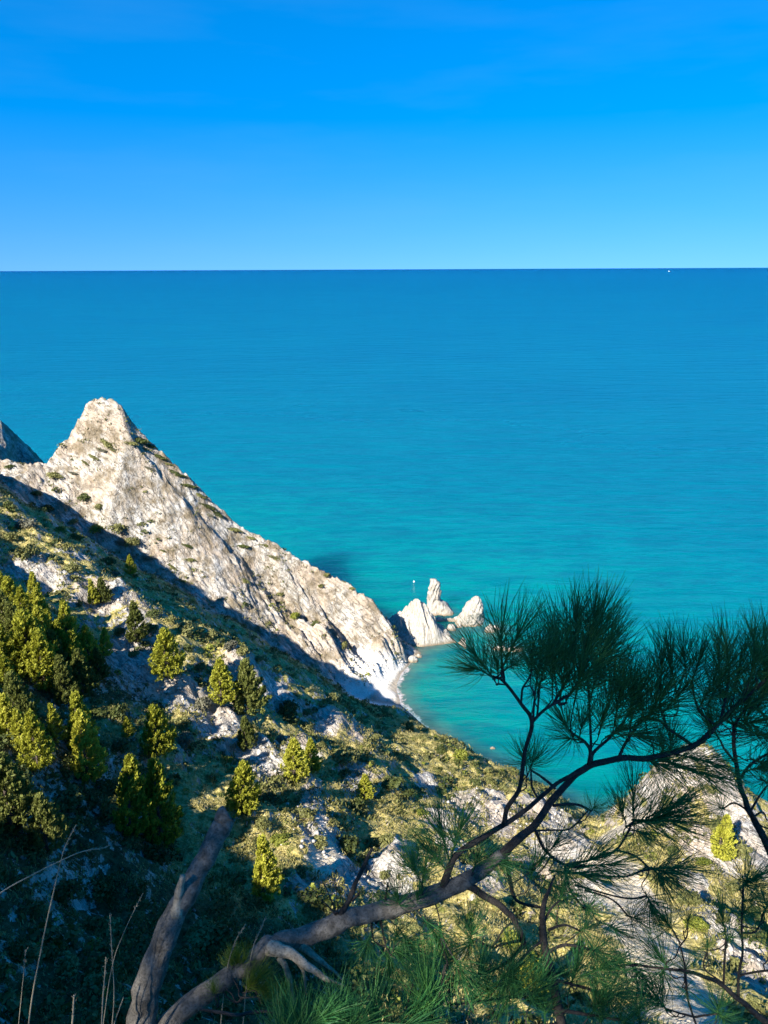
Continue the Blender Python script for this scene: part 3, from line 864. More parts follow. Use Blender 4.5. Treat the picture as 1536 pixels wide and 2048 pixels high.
# ------------------------------------------------------------------ bushes: lumpy leafy domes, unit radius
def bush_mesh(seed, leaves=620, flat=0.8, lumps=9):
    r = np.random.default_rng(seed)
    s = Soup()
    cs = [np.array([0, 0, 0.38])] + [np.array([math.cos(a) * q, math.sin(a) * q, z]) for a, q, z in zip(r.random(lumps) * 6.28, 0.25 + 0.42 * r.random(lumps), 0.12 + 0.5 * r.random(lumps) * flat)]
    rad = [0.55] + list(0.24 + 0.2 * r.random(lumps))
    per = [int(leaves * q * q / sum(t * t for t in rad)) for q in rad]
    for c, q, m in zip(cs, rad, per):
        d = unit(r.normal(0, 1, (m, 3))); d[:, 2] = np.where(d[:, 2] < -0.5, -d[:, 2], d[:, 2])
        p = c + d * q * (0.72 + 0.36 * r.random((m, 1))) * np.array([1, 1, 0.85])
        nrm = unit(d + r.normal(0, 0.55, (m, 3)))
        t = unit(np.cross(nrm, r.normal(0, 1, (m, 3)))); b = np.cross(nrm, t)
        sz = 0.055 + 0.05 * r.random((m, 1))
        s.quads(np.stack([p - t * sz - b * sz * 0.4, p + t * sz * 0.2 - b * sz * 0.9, p + t * sz + b * sz * 0.3, p - t * sz * 0.3 + b * sz], 1))
    for k in range(4):
        a = r.random() * 6.28
        s.tube(catmull([(0, 0, -0.25), (0.1 * math.cos(a), 0.1 * math.sin(a), 0.15), (0.35 * math.cos(a), 0.35 * math.sin(a), 0.5)], 3), np.linspace(0.03, 0.012, 7), 4)
    return s
BUSH = {}
for tone, m in M_BUSH.items():
    BUSH[tone] = [bush_mesh(100 + i * 7 + len(tone), 620, 0.8 if i < 3 else 1.1).mesh('bush_foliage', m, False) for i in range(4)]

D, O, B_, G = 'dark green', 'olive', 'bright green', 'grey-green'
BUSH_SETS = [
 ('bush on the pale rock face of the far headland', 'bushes on the headland face', [(186, 910, 22, O), (205, 898, 20, G), (215, 886, 34, O), (228, 897, 18, G), (262, 884, 26, O), (280, 876, 38, D), (300, 935, 16, G), (374, 1088, 20, D), (377, 1116, 24, O), (298, 1112, 20, G), (419, 1028, 16, G), (488, 1158, 18, O), (246, 1085, 22, G), (344, 1132, 20, O), (325, 1100, 14, O), (150, 945, 18, G), (170, 925, 14, O), (365, 1160, 18, O)]),
 ('bush along the skyline crest of the far headland', 'bushes along the headland crest', [(300, 890, 20, D), (318, 908, 28, D), (332, 924, 18, O), (346, 938, 26, D), (362, 950, 22, D), (378, 968, 28, D), (398, 988, 24, O), (417, 1008, 30, D), (436, 1026, 22, D), (463, 1052, 30, O), (487, 1090, 26, D), (500, 1075, 18, O), (549, 1114, 26, O), (530, 1090, 18, O), (112, 898, 14, D)]),
 ('bush on the ribbed lower rocks of the headland', 'bushes on the ribbed rocks', [(588, 1228, 34, B_), (627, 1248, 20, D), (655, 1150, 16, O), (643, 1174, 16, O), (705, 1178, 18, O), (560, 1190, 20, O), (690, 1290, 20, O)]),
 ('bush below the saddle at the left', 'bushes below the saddle', [(109, 946, 34, O), (168, 992, 32, D), (146, 1040, 32, O), (118, 1057, 36, B_), (197, 1054, 34, B_), (153, 1070, 46, D), (233, 1056, 36, O), (262, 1080, 34, O), (91, 1010, 46, D), (75, 985, 30, D), (200, 1012, 24, O), (20, 930, 22, D)]),
 ('bush on the upper left of the near spur', 'bushes on the upper spur', [(58, 1046, 52, G), (58, 1098, 64, O), (142, 1130, 52, O), (215, 1122, 36, D), (226, 1146, 36, G), (20, 1070, 36, O), (105, 1112, 36, O), (20, 1010, 40, D)]),
 ('bush along the crest of the near spur', 'bushes along the spur crest', [(306, 1222, 38, D), (340, 1236, 30, O), (372, 1254, 50, O), (420, 1268, 34, O), (463, 1288, 34, G), (486, 1300, 42, O), (518, 1312, 30, O), (659, 1390, 40, O), (398, 1260, 26, D)]),
 ('bush between scree and pines on the near spur', 'bushes between scree and pines', [(238, 1262, 36, O), (265, 1305, 30, O), (300, 1254, 36, D), (375, 1292, 36, D), (398, 1334, 40, O), (406, 1406, 60, G), (363, 1440, 44, O), (368, 1476, 56, G), (250, 1490, 46, O), (226, 1568, 50, O), (191, 1422, 40, D), (117, 1434, 40, D), (440, 1376, 30, D), (300, 1420, 28, O)]),
 ('bush on the grassy spur above the beach', 'bushes above the beach', [(574, 1412, 54, D), (580, 1436, 40, D), (561, 1478, 28, G), (453, 1516, 38, B_), (539, 1594, 48, D), (496, 1614, 40, D), (746, 1472, 34, O), (686, 1510, 62, O), (670, 1500, 40, D), (640, 1490, 30, O), (612, 1450, 30, O), (610, 1420, 30, O)]),
 ('bush on the brow above the turquoise bay', 'bushes on the brow', [(769, 1416, 30, O), (820, 1450, 40, D), (848, 1470, 30, O), (881, 1496, 32, D), (922, 1510, 44, B_), (979, 1558, 30, O), (1010, 1576, 22, O), (1090, 1630, 26, O)]),
 ('bush on the middle of the sunny slope', 'bushes in the middle of the slope', [(780, 1558, 56, D), (815, 1584, 42, D), (846, 1620, 42, B_), (713, 1604, 50, D), (722, 1616, 42, O), (850, 1514, 24, O), (881, 1574, 28, O), (664, 1642, 30, O), (569, 1582, 30, O), (612, 1624, 40, O), (526, 1640, 46, O), (905, 1540, 22, O)]),
 ('bush beside the pale gully rocks at lower centre', 'bushes beside the pale gully', [(695, 1686, 70, D), (640, 1682, 40, O), (562, 1672, 44, B_), (773, 1674, 56, O), (740, 1690, 40, O), (613, 1818, 24, O), (722, 1838, 32, B_), (770, 1744, 30, O), (600, 1740, 36, D), (830, 1660, 36, O), (560, 1740, 36, O), (870, 1690, 40, O)]),
 ('bush behind the dark pine needles at lower right', 'bushes behind the needles', [(941, 1830, 38, B_), (1023, 1872, 60, B_), (1035, 1724, 40, O), (990, 1800, 44, O), (900, 1960, 50, O), (1100, 1760, 34, O), (1120, 1850, 40, O), (820, 1850, 40, O), (850, 1930, 50, D), (1160, 1960, 60, O), (1250, 1990, 40, O), (980, 1980, 50, B_)]),
 ('bush on the right-hand ridge', 'bushes on the right-hand ridge', [(1307, 1668, 32, B_), (1366, 1654, 42, O), (1405, 1720, 36, B_), (1478, 1698, 50, O), (1425, 1574, 42, O), (1464, 1932, 42, O), (1387, 1796, 52, O), (1506, 2004, 50, O), (1464, 1768, 42, O), (1394, 1848, 46, B_), (1330, 1600, 36, O), (1290, 1600, 30, O), (1340, 1760, 44, O), (1430, 1650, 36, O), (1500, 1820, 50, D), (1440, 1830, 40, O), (1400, 1530, 40, O), (1345, 1700, 34, D)]),
]
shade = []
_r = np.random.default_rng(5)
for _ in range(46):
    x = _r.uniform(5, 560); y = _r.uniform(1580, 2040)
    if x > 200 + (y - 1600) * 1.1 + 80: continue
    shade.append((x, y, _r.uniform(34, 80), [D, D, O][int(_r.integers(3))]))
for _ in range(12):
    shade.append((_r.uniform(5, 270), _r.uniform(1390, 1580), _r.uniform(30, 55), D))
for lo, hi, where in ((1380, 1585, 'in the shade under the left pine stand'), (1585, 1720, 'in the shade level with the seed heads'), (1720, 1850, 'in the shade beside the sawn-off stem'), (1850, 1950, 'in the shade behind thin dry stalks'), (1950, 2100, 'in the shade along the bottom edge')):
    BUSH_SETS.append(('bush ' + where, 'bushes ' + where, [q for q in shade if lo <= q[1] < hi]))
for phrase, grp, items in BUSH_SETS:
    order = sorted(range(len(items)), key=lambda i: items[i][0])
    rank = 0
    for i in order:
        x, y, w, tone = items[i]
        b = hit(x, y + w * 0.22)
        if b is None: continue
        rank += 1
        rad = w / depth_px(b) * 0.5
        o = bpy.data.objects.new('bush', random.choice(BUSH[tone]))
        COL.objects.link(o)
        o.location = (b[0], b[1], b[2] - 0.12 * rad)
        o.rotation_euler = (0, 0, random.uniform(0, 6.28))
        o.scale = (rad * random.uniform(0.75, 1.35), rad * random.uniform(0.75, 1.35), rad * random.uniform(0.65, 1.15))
        if 'headland' in grp:                      # low ragged cushions clinging to the rock
            o.scale = (rad * random.uniform(1.2, 1.9), rad * random.uniform(0.6, 1.0), rad * random.uniform(0.4, 0.7))
            o.rotation_euler = (0, random.uniform(0.2, 0.5), random.uniform(-0.5, 0.4))
        tag(o, f'{tone} {phrase}, {ORD[rank]} from the left', 'bush', grp)

# ------------------------------------------------------------------ uncountable low scrub and dry grass on the slopes
def build_cover(name, n, seed, mat, hgt, spread, accept, thin=0.16):
    r = np.random.default_rng(seed)
    Y = 22 + 255 * r.random(n * 3) ** 0.8
    X = (r.random(n * 3) * 1.06 - 0.55) * (34 + 0.92 * Y)
    Z = height(X, Y)
    keep = accept(X, Y, Z, r) & (Z > 2.5)
    X, Y, Z = X[keep][:n], Y[keep][:n], Z[keep][:n]
    m = len(X)
    per = 9
    c = np.repeat(np.stack([X, Y, Z], 1), per, 0)
    k = len(c)
    sc = np.repeat(0.5 + 0.9 * r.random(m), per)[:, None]
    base = c + np.concatenate([r.normal(0, spread, (k, 2)), np.full((k, 1), -0.05)], 1) * sc
    d = unit(np.concatenate([r.normal(0, 0.55, (k, 2)), np.ones((k, 1))], 1))
    sd = unit(np.cross(d, r.normal(0, 1, (k, 3))))
    L = hgt * sc * (0.6 + 0.8 * r.random((k, 1)))
    w = L * thin
    s = Soup()
    s.quads(np.stack([base - sd * w * 0.6, base + sd * w * 0.6, base + d * L * 0.7 + sd * w, base + d * L], 1))
    o = link(name, s.mesh(name, mat, False))
    return o
def not_rock(x, y, z, r):
    return (blob_mask(ROCKS, x, y) < 0.5 + 0.3 * r.random(len(x))) & (blob_mask(SCREE, x, y) < 0.3) & (noise2(x / 5, y / 5, 77) + 0.5 * noise2(x / 14, y / 14, 78) > -0.35 + 0.5 * r.random(len(x))) & (a_zone(x, y) < 0.4 + 0.6 * (r.random(len(x)) > 0.85))
def rocky_ok(x, y, z, r):
    return (blob_mask(SCREE, x, y) < 0.4) & (noise2(x / 4, y / 4, 87) + 0.6 * noise2(x / 11, y / 11, 88) > 0.1 + 0.6 * r.random(len(x)))
M_DRY = leaf_material('dry grass', (0.15, 0.125, 0.035), (0.36, 0.30, 0.11), (0.52, 0.44, 0.21), 0.8, 0.3)
tag(build_cover('dry_grass', 26000, 31, M_DRY, 0.36, 0.34, not_rock), 'dry yellow grass and low herbs over the sunlit slopes', 'grass', kind='stuff')
tag(build_cover('low_scrub', 9000, 32, M_BUSH['olive'], 0.60, 0.42, rocky_ok, 0.28), 'low olive scrub scattered over slopes and rock', 'scrub', kind='stuff')

# small rounded shrubs, too many and too small to pick apart
def build_shrubs(name, n, seed, mat, accept, rmin, rmax, per=46, leaf=1.0):
    r = np.random.default_rng(seed)
    Y = 24 + 250 * r.random(n * 5) ** 0.75
    X = (r.random(n * 5) * 1.06 - 0.55) * (34 + 0.92 * Y)
    Z = height(X, Y)
    k = accept(X, Y, Z, r) & (Z > 3.0)
    c = np.stack([X, Y, Z], 1)[k][:n]
    m = len(c)
    rad = np.repeat(rmin + (rmax - rmin) * r.random(m) ** 2.2, per)[:, None]
    d = unit(r.normal(0, 1, (m * per, 3))); d[:, 2] = np.abs(d[:, 2])
    sq = np.repeat(np.stack([0.8 + 0.6 * r.random(m), 0.8 + 0.6 * r.random(m), 0.55 + 0.5 * r.random(m)], 1), per, 0)
    p = np.repeat(c, per, 0) + d * sq * rad * (0.65 + 0.4 * r.random((m * per, 1)))
    nn = unit(d + r.normal(0, 0.6, d.shape)); t = unit(np.cross(nn, r.normal(0, 1, d.shape))); b = np.cross(nn, t)
    sz = rad * leaf * (0.16 + 0.12 * r.random((m * per, 1)))
    s = Soup()
    s.quads(np.stack([p - t * sz - b * sz * 0.4, p + t * sz * 0.2 - b * sz * 0.9, p + t * sz + b * sz * 0.3, p - t * sz * 0.3 + b * sz], 1))
    return link(name, s.mesh(name, mat, False))
def maquis(x, y, z, r):
    return (blob_mask(ROCKS, x, y) < 0.55) & (blob_mask(SCREE, x, y) < 0.25) & (noise2(x / 9, y / 9, 97) + 0.6 * noise2(x / 3.5, y / 3.5, 98) > 0.05 + 0.45 * r.random(len(x))) & ((a_zone(x, y) < 0.3) | (r.random(len(x)) > 0.72))
tag(build_shrubs('green_shrubs', 900, 41, M_BUSH['olive'], maquis, 0.35, 1.5), 'small olive shrubs of the maquis over the slopes', 'shrubs', kind='stuff')
tag(build_shrubs('dark_shrubs', 650, 42, M_BUSH['dark green'], maquis, 0.35, 1.6), 'small dark shrubs of the maquis over the slopes', 'shrubs', kind='stuff')
tag(build_shrubs('yellow_shrubs', 500, 43, M_BUSH['bright green'], maquis, 0.3, 1.2), 'small yellow-green shrubs of the maquis over the slopes', 'shrubs', kind='stuff')

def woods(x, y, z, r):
    return ((0.65 * x + 0.757 * y + 6 * noise2(x / 8, y / 8, 71) < 52) & (y > 44) | (np.hypot((x + 62) / 20, (y - 130) / 24) < 0.95)) & (blob_mask(ROCKS, x, y) < 0.6) & (noise2(x / 6, y / 6, 101) > -0.25)  # region follows the shadow edge; dark shrubs deepen the shade there
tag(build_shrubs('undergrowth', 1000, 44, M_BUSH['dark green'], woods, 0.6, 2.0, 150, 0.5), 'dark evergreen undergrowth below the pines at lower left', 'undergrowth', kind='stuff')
# ------------------------------------------------------------------ sea stacks and rocks off the beach
def rock_material():
    m, nt, b, out = new_mat('white sea-washed limestone')
    L = nt.links
    geo = N(nt, 'ShaderNodeNewGeometry'); pos = geo.outputs['Position']
    mp = N(nt, 'ShaderNodeMapping'); mp.inputs['Rotation'].default_value = (0.2, 0.5, 0.3); mp.inputs['Scale'].default_value = (1.8, 1.0, 0.35)
    L.new(pos, mp.inputs[0])
    n1 = noise_node(nt, mp.outputs[0], 1.1, 6, 0.65, 0.4); n2 = noise_node(nt, pos, 2.4, 5, 0.65)
    c = ramp(nt, n1, [(0.28, (0.24, 0.20, 0.155)), (0.42, (0.38, 0.34, 0.28)), (0.58, (0.52, 0.48, 0.42)), (0.8, (0.60, 0.57, 0.52))])
    ln = math_node(nt, 'ABSOLUTE', math_node(nt, 'SUBTRACT', noise_node(nt, mp.outputs[0], 0.75, 3, 0.55, 0.2), 0.5))
    c = mixc(nt, ramp(nt, ln, [(0.005, 0.6), (0.022, 0.0)]), c, (0.13, 0.11, 0.09))
    c = mixc(nt, ramp(nt, n2, [(0.32, 0.5), (0.44, 0.0)]), c, (0.25, 0.20, 0.15))
    c = mixc(nt, 1.0, c, (0.88, 0.88, 0.88), 'MULTIPLY')
    sp = N(nt, 'ShaderNodeSeparateXYZ'); L.new(pos, sp.inputs[0])
    z = math_node(nt, 'ADD', sp.outputs[2], math_node(nt, 'MULTIPLY', n2, 1.2))
    c = mixc(nt, ramp(nt, math_node(nt, 'MULTIPLY', z, 0.4), [(0.30, 0.85), (0.75, 0.0)]), c, (0.20, 0.145, 0.085))
    L.new(c, b.inputs['Base Color'])
    b.inputs['Roughness'].default_value = 0.9; b.inputs['Specular IOR Level'].default_value = 0.15
    bp = N(nt, 'ShaderNodeBump', i_Strength=0.9, i_Distance=0.6)
    L.new(math_node(nt, 'ADD', n1, math_node(nt, 'MULTIPLY', n2, 0.6)), bp.inputs['Height']); L.new(bp.outputs[0], b.inputs['Normal'])
    return m
M_ROCK = rock_material()

def loft_rock(name, base_px, levels, seed, rough=0.5, bed=(0.9, 0.25, -0.35), sides=56, mat=None):
    """levels: (height m, x offset m, half width m, y offset m, half depth m) from the foot up; joints and beds cut into it by noise"""
    lv = np.array(levels, float)
    hs = np.linspace(lv[0, 0], lv[-1, 0], 46)
    c = S(*base_px)
    ang = np.arange(sides) * 2 * math.pi / sides
    V = []
    for h in hs:
        f = [np.interp(h, lv[:, 0], lv[:, k]) for k in range(1, 5)]
        sq = 0.8                                           # squarish section
        cx, sx = np.cos(ang), np.sin(ang)
        k = (np.abs(cx) ** 2.6 + np.abs(sx) ** 2.6) ** (-1 / 2.6)
        V.append(np.stack([f[0] + f[1] * cx * k, f[2] + f[3] * sx * k, np.full(sides, h)], 1))
    V = np.concatenate(V)
    nrm = V.copy(); nrm[:, 2] = 0
    cen = np.stack([np.interp(V[:, 2], lv[:, 0], lv[:, 1]), np.interp(V[:, 2], lv[:, 0], lv[:, 3]), 0 * V[:, 2]], 1)
    nrm = unit(nrm - cen)
    t = V @ np.array(bed)
    f = (t / 1.5 + 0.6 * noise3(V[:, 0] / 3, V[:, 1] / 3, V[:, 2] / 3, seed)) % 1.0
    beds = np.where(f < 0.8, f / 0.8, (1 - f) / 0.2) - 0.5
    facet = np.floor(3.0 * fbm3(V[:, 0] / 3.2 + 0.3 * V[:, 2] / 3, V[:, 1] / 3.2, V[:, 2] / 5.5, 2, seed + 3) + 0.5) / 3.0
    amp = rough * (0.8 * fbm3(V[:, 0] / 2.2, V[:, 1] / 2.2, V[:, 2] / 3.4, 4, seed) + 0.9 * beds + 1.5 * facet)
    V = V + nrm * amp[:, None]
    V[:, 2] += 0.35 * rough * fbm3(V[:, 0] / 1.5, V[:, 1] / 1.5, V[:, 2] / 1.5, 2, seed + 9)
    n = len(hs)
    i = np.arange(n - 1)[:, None] * sides + np.arange(sides)[None, :]
    j = np.arange(n - 1)[:, None] * sides + (np.arange(sides)[None, :] + 1) % sides
    Q = np.stack([i, j, j + sides, i + sides], -1).reshape(-1, 4)
    top = V[(n - 1) * sides:].mean(0) + np.array([0, 0, 0.25])
    V = np.vstack([V, top])
    T = np.array([[(n - 1) * sides + k, (n - 1) * sides + (k + 1) % sides, len(V) - 1] for k in range(sides)])
    o = link(name, mesh_np(name, V, Q, T), mat or M_ROCK)
    o.location = c
    return o

st = loft_rock('sea_stack', (876, 1224), [(-2, 1.2, 6.6, 0.5, 5.2), (0, 1.2, 6.2, 0.5, 5.0), (2.2, 0.6, 5.2, 0.8, 4.2), (4.2, -0.4, 4.0, 1.0, 3.4), (6, -1.4, 2.9, 1.0, 2.8), (9, -1.6, 2.9, 1.0, 2.6), (12, -1.8, 2.7, 1.0, 2.4), (14.3, -2.1, 2.2, 1.0, 1.9), (15.9, -2.6, 1.1, 1.0, 1.0)], 61, 0.55)
tag(st, 'tall narrow white sea stack with a wider foot, farthest out', 'rock', 'sea stacks off the beach')
st = loft_rock('sea_stack', (940, 1247), [(-2, 0, 6.0, 1, 4.6), (0, 0, 5.8, 1, 4.4), (3, 0.2, 5.4, 1, 4.2), (5.5, 0.8, 4.7, 1, 3.8), (8, 1.5, 3.7, 1, 3.2), (10, 2.1, 2.7, 1, 2.5), (11.6, 2.6, 1.8, 1, 1.8), (12.6, 2.9, 0.8, 1, 0.8)], 62, 0.62)
tag(st, 'broad white sea stack with rounded top, right of the tall one', 'rock', 'sea stacks off the beach')
for (px, py), lv, sd, lab in [
    ((980, 1262), [(-1, 0, 2.6, 0, 2.0), (1.0, 0, 2.1, 0, 1.6), (2.4, 0.2, 1.3, 0, 1.1), (3.4, 0.1, 0.5, 0, 0.5)], 63, 'pointed boulder at the right foot of the broad stack'),
    ((991, 1258), [(-1, 0, 2.0, 0, 1.5), (0.5, 0, 1.7, 0, 1.2), (1.5, 0.2, 0.8, 0, 0.7)], 64, 'low rock in foam just right of the broad stack'),
    ((903, 1259), [(-1, 0, 2.2, 0, 1.6), (0.8, 0, 1.8, 0, 1.4), (2.2, 0.1, 0.8, 0, 0.7)], 65, 'small pale rock left of the broad stack'),
    ((918, 1254), [(-1, 0, 1.5, 0, 1.2), (0.6, 0, 1.1, 0, 0.9), (1.4, 0.1, 0.5, 0, 0.5)], 66, 'very small rock touching the broad stack on its left'),
    ((1000, 1298), [(-1, 0, 3.0, 0, 1.8), (0.5, 0, 2.6, 0, 1.5), (1.4, 0.2, 1.3, 0, 0.8)], 67, 'low flat rock behind the pine needles in the bay'),
    ((1030, 1300), [(-1, 0, 3.6, 0, 1.8), (0.4, 0, 3.0, 0, 1.4), (1.2, -0.3, 1.4, 0, 0.8)], 68, 'brownish low reef right of the flat rock in the bay'),
    ((824, 1322), [(-1, 0, 2.2, 0, 1.8), (1.0, 0, 1.8, 0, 1.5), (2.2, 0.1, 0.9, 0, 0.8)], 69, 'brown boulder at the tip of the headland by the beach'),
    ((836, 1314), [(-1, 0, 1.8, 0, 1.4), (0.6, 0, 1.4, 0, 1.1), (1.3, 0.1, 0.6, 0, 0.6)], 70, 'small wet boulder in the water off the headland tip'),
    ((985, 1497), [(-1, 0, 1.3, 0, 0.8), (0.2, 0, 1.0, 0, 0.6), (0.55, 0.1, 0.4, 0, 0.3)], 71, 'small dark rock breaking the surface in the bay')]:
    o = loft_rock('boulder', (px, py), lv, sd, 0.35, sides=28)
    tag(o, lab, 'rock')

# jagged fin of tilted beds between the headland and the stacks
def build_fin():
    Z8 = lambda x, y: (700 + x / 4.267, 1120 + y / 4.267)
    crest = [((330, 640), 287), ((390, 548), 287), ((440, 480), 287), ((490, 455), 287), ((520, 415), 287), ((545, 345), 287), ((572, 320), 287), ((612, 350), 287), ((640, 358), 287), ((690, 455), 286), ((735, 548), 286), ((775, 565), 286), ((812, 590), 286), ((836, 640), 285), ((846, 690), 284)]
    C = [P(*Z8(*q), Y) for q, Y in crest]
    x0, x1, y0, y1, st_ = C[0][0] - 4, C[-1][0] + 6, 270.0, 300.0, 0.22
    xs, ys = np.arange(x0, x1, st_), np.arange(y0, y1, st_)
    X, Y = np.meshgrid(xs, ys)
    cx = np.array([c[0] for c in C]); cz = np.array([c[2] for c in C])
    # beds lean to the left going up: shift the crest profile with depth
    sh = (Y - 286.5) * 0.45
    zc = np.interp(X + sh, cx, cz, left=-4, right=-4)
    foot = np.interp(X, [x0 + 4, (x0 + x1) / 2, x1], [277.0, 275.0, 279.5])
    front = np.clip((Y - foot) / (286.0 - foot), -0.6, 1)
    back = np.clip((298 - Y) / 10.0, -0.6, 1)
    Z = zc * np.minimum(np.sign(front) * np.abs(front) ** 0.62, np.sign(back) * np.abs(back) ** 0.7)
    u = X + sh + 0.5 * noise2(X / 2, Y / 2, 91)
    f = (u / 3.1 + 0.45 * noise2(u / 4.0, Y / 9, 96)) % 1.0
    bed = np.where(f < 0.78, f / 0.78, (1 - f) / 0.22) - 0.5
    Z = Z + (1.25 * bed * (0.7 + 0.6 * noise2(X / 4, Y / 4, 97)) + 1.1 * fbm2(X / 3, Y / 3, 4, 93) + 0.35 * fbm2(u / 0.5, Y / 1.6, 2, 95)) * sstep(0.0, 2.5, Z)
    Z = np.maximum(Z, -2.0)
    q = grid_quads(*X.shape)
    z = Z.ravel()
    q = q[z[q].max(1) > -1.6]
    o = link('rock_outcrop', mesh_np('rock_outcrop', np.stack([X.ravel(), Y.ravel(), z], 1), q), M_ROCK)
    tag(o, 'jagged fin of tilted white rock beds beside the headland tip', 'rock')
build_fin()

# ------------------------------------------------------------------ loose rubble on the beach and the scree
def build_rubble(name, centre_px, n, spread, size, seed):
    r = np.random.default_rng(seed)
    ico = np.array([(0, 0, 1), (0.9, 0, 0.3), (0.28, 0.85, 0.3), (-0.72, 0.53, 0.3), (-0.72, -0.53, 0.3), (0.28, -0.85, 0.3), (0, 0, -0.6)])
    tri = np.array([(0, 1, 2), (0, 2, 3), (0, 3, 4), (0, 4, 5), (0, 5, 1), (6, 2, 1), (6, 3, 2), (6, 4, 3), (6, 5, 4), (6, 1, 5)])
    V, T = [], []
    k = 0
    while k < n:
        px, py = centre_px[r.integers(len(centre_px))]
        h = hit(px + r.normal(0, spread), py + r.normal(0, spread * 0.7))
        if h is None or h[2] < 0.3: n -= 1; continue
        s = size * (0.35 + 1.3 * r.random() ** 3)
        v = ico * s * (0.7 + 0.6 * r.random((7, 3))) * np.array([1, 1, 0.75])
        a = r.random() * 6.28
        v = v @ np.array([[math.cos(a), -math.sin(a), 0], [math.sin(a), math.cos(a), 0], [0, 0, 1]]) + np.array(h)
        V.append(v); T.append(tri + 7 * k); k += 1
    o = link(name, mesh_np(name, np.concatenate(V), None, np.concatenate(T), False), M_TERRAIN_STONE)
    return o
M_TERRAIN_STONE, _nt, _b, _o = new_mat('pale loose limestone')
_c = ramp(_nt, noise_node(_nt, N(_nt, 'ShaderNodeNewGeometry').outputs['Position'], 1.5, 4), [(0.3, (0.32, 0.27, 0.22)), (0.6, (0.50, 0.46, 0.40))])
_nt.links.new(_c, _b.inputs['Base Color']); _b.inputs['Roughness'].default_value = 0.95; _b.inputs['Specular IOR Level'].default_value = 0.1
tag(build_rubble('beach_rubble', [(720, 1345), (745, 1340), (770, 1335), (700, 1335), (690, 1350), (800, 1328)], 240, 15, 0.45, 5), 'pale rubble heaped at the back of the beach', 'rubble', kind='stuff')
tag(build_rubble('scree_stones', [(345, 1382), (285, 1335), (205, 1200), (440, 1440), (530, 1525), (650, 1690), (700, 1740), (760, 1740), (1000, 1640), (1090, 1650), (1390, 1690), (1470, 1620), (1480, 1900), (930, 1610), (620, 1620)], 700, 26, 0.38, 6), 'loose pale stones on the rocky patches of the slope', 'stones', kind='stuff')

# ------------------------------------------------------------------ far-off boat, buoy
M_WHITE, _nt, _b, _o = new_mat('white paint'); _b.inputs['Base Color'].default_value = (0.8, 0.8, 0.8, 1); _b.inputs['Roughness'].default_value = 0.4
M_NAVY, _nt, _b, _o = new_mat('dark blue paint'); _b.inputs['Base Color'].default_value = (0.02, 0.04, 0.09, 1); _b.inputs['Roughness'].default_value = 0.4
def hull(length, beam, depth):
    V, Q = [], []
    st = np.linspace(-0.5, 0.5, 11)
    for s in st:
        w = beam / 2 * (1 - max(0, s * 2) ** 2.2) * (0.85 if s < -0.45 else 1)
        V += [(s * length, -w, depth), (s * length, -w * 0.6, -depth * 0.3), (s * length, 0, -depth * 0.5), (s * length, w * 0.6, -depth * 0.3), (s * length, w, depth)]
    V = np.array(V)
    for i in range(10):
        for k in range(4):
            Q.append((i * 5 + k, i * 5 + k + 1, i * 5 + k + 6, i * 5 + k + 5))
        Q.append((i * 5 + 4, i * 5, i * 5 + 5, i * 5 + 9))
    return mesh_np('hull', V, np.array(Q), None, False)
bpos = S(1338, 543)
boat = empty('motor_yacht', (bpos[0], bpos[1], 0.0), 0.25)
link('hull', hull(70, 15, 9), M_WHITE, boat)
def deck_box(name, x0, x1, w, z0, z1, mat):
    V = np.array([(x, y, z) for z in (z0, z1) for x, y in ((x0, -w), (x1, -w * 0.7), (x1, w * 0.7), (x0, w))], float)
    V[4:, 0] = V[4:, 0] * 0.94
    Q = np.array([(0, 1, 5, 4), (1, 2, 6, 5), (2, 3, 7, 6), (3, 0, 4, 7), (4, 5, 6, 7)])
    return link(name, mesh_np(name, V, Q, None, False), mat, boat)
deck_box('cabin', -24, 14, 6.4, 9, 17, M_WHITE); deck_box('window_band', -20, 15.2, 6.6, 11.5, 14, M_NAVY); deck_box('bridge', -16, 4, 5, 17.02, 23, M_WHITE)
_s = Soup(); _s.tube([(-6, 0, 22), (-7, 0, 30), (-8, 0, 38)], [0.9, 0.6, 0.3], 6); link('mast', _s.mesh('mast', M_WHITE), None, boat)
tag(boat, 'tiny white boat far out just below the horizon', 'boat')

q = S(828, 1164)
buoy = empty('buoy', (q[0], q[1], 0))
def lathe(name, prof, mat, parent, sides=14):
    a = np.arange(sides) * 2 * math.pi / sides
    V = np.concatenate([np.stack([np.cos(a) * r, np.sin(a) * r, np.full(sides, z)], 1) for r, z in prof])
    n = len(prof)
    i = np.arange(n - 1)[:, None] * sides + np.arange(sides)[None, :]
    j = np.arange(n - 1)[:, None] * sides + (np.arange(sides)[None, :] + 1) % sides
    return link(name, mesh_np(name, V, np.stack([i, j, j + sides, i + sides], -1).reshape(-1, 4)), mat, parent)
lathe('float', [(0.05, -0.3), (0.35, -0.2), (0.42, 0.1), (0.36, 0.4), (0.15, 0.6), (0.02, 0.62)], M_WHITE, buoy)
lathe('post', [(0.05, 0.5), (0.06, 0.65), (0.09, 0.8), (0.07, 0.9), (0.01, 0.95)], M_WHITE, buoy)
tag(buoy, 'tiny white buoy on the water left of the stacks', 'buoy')
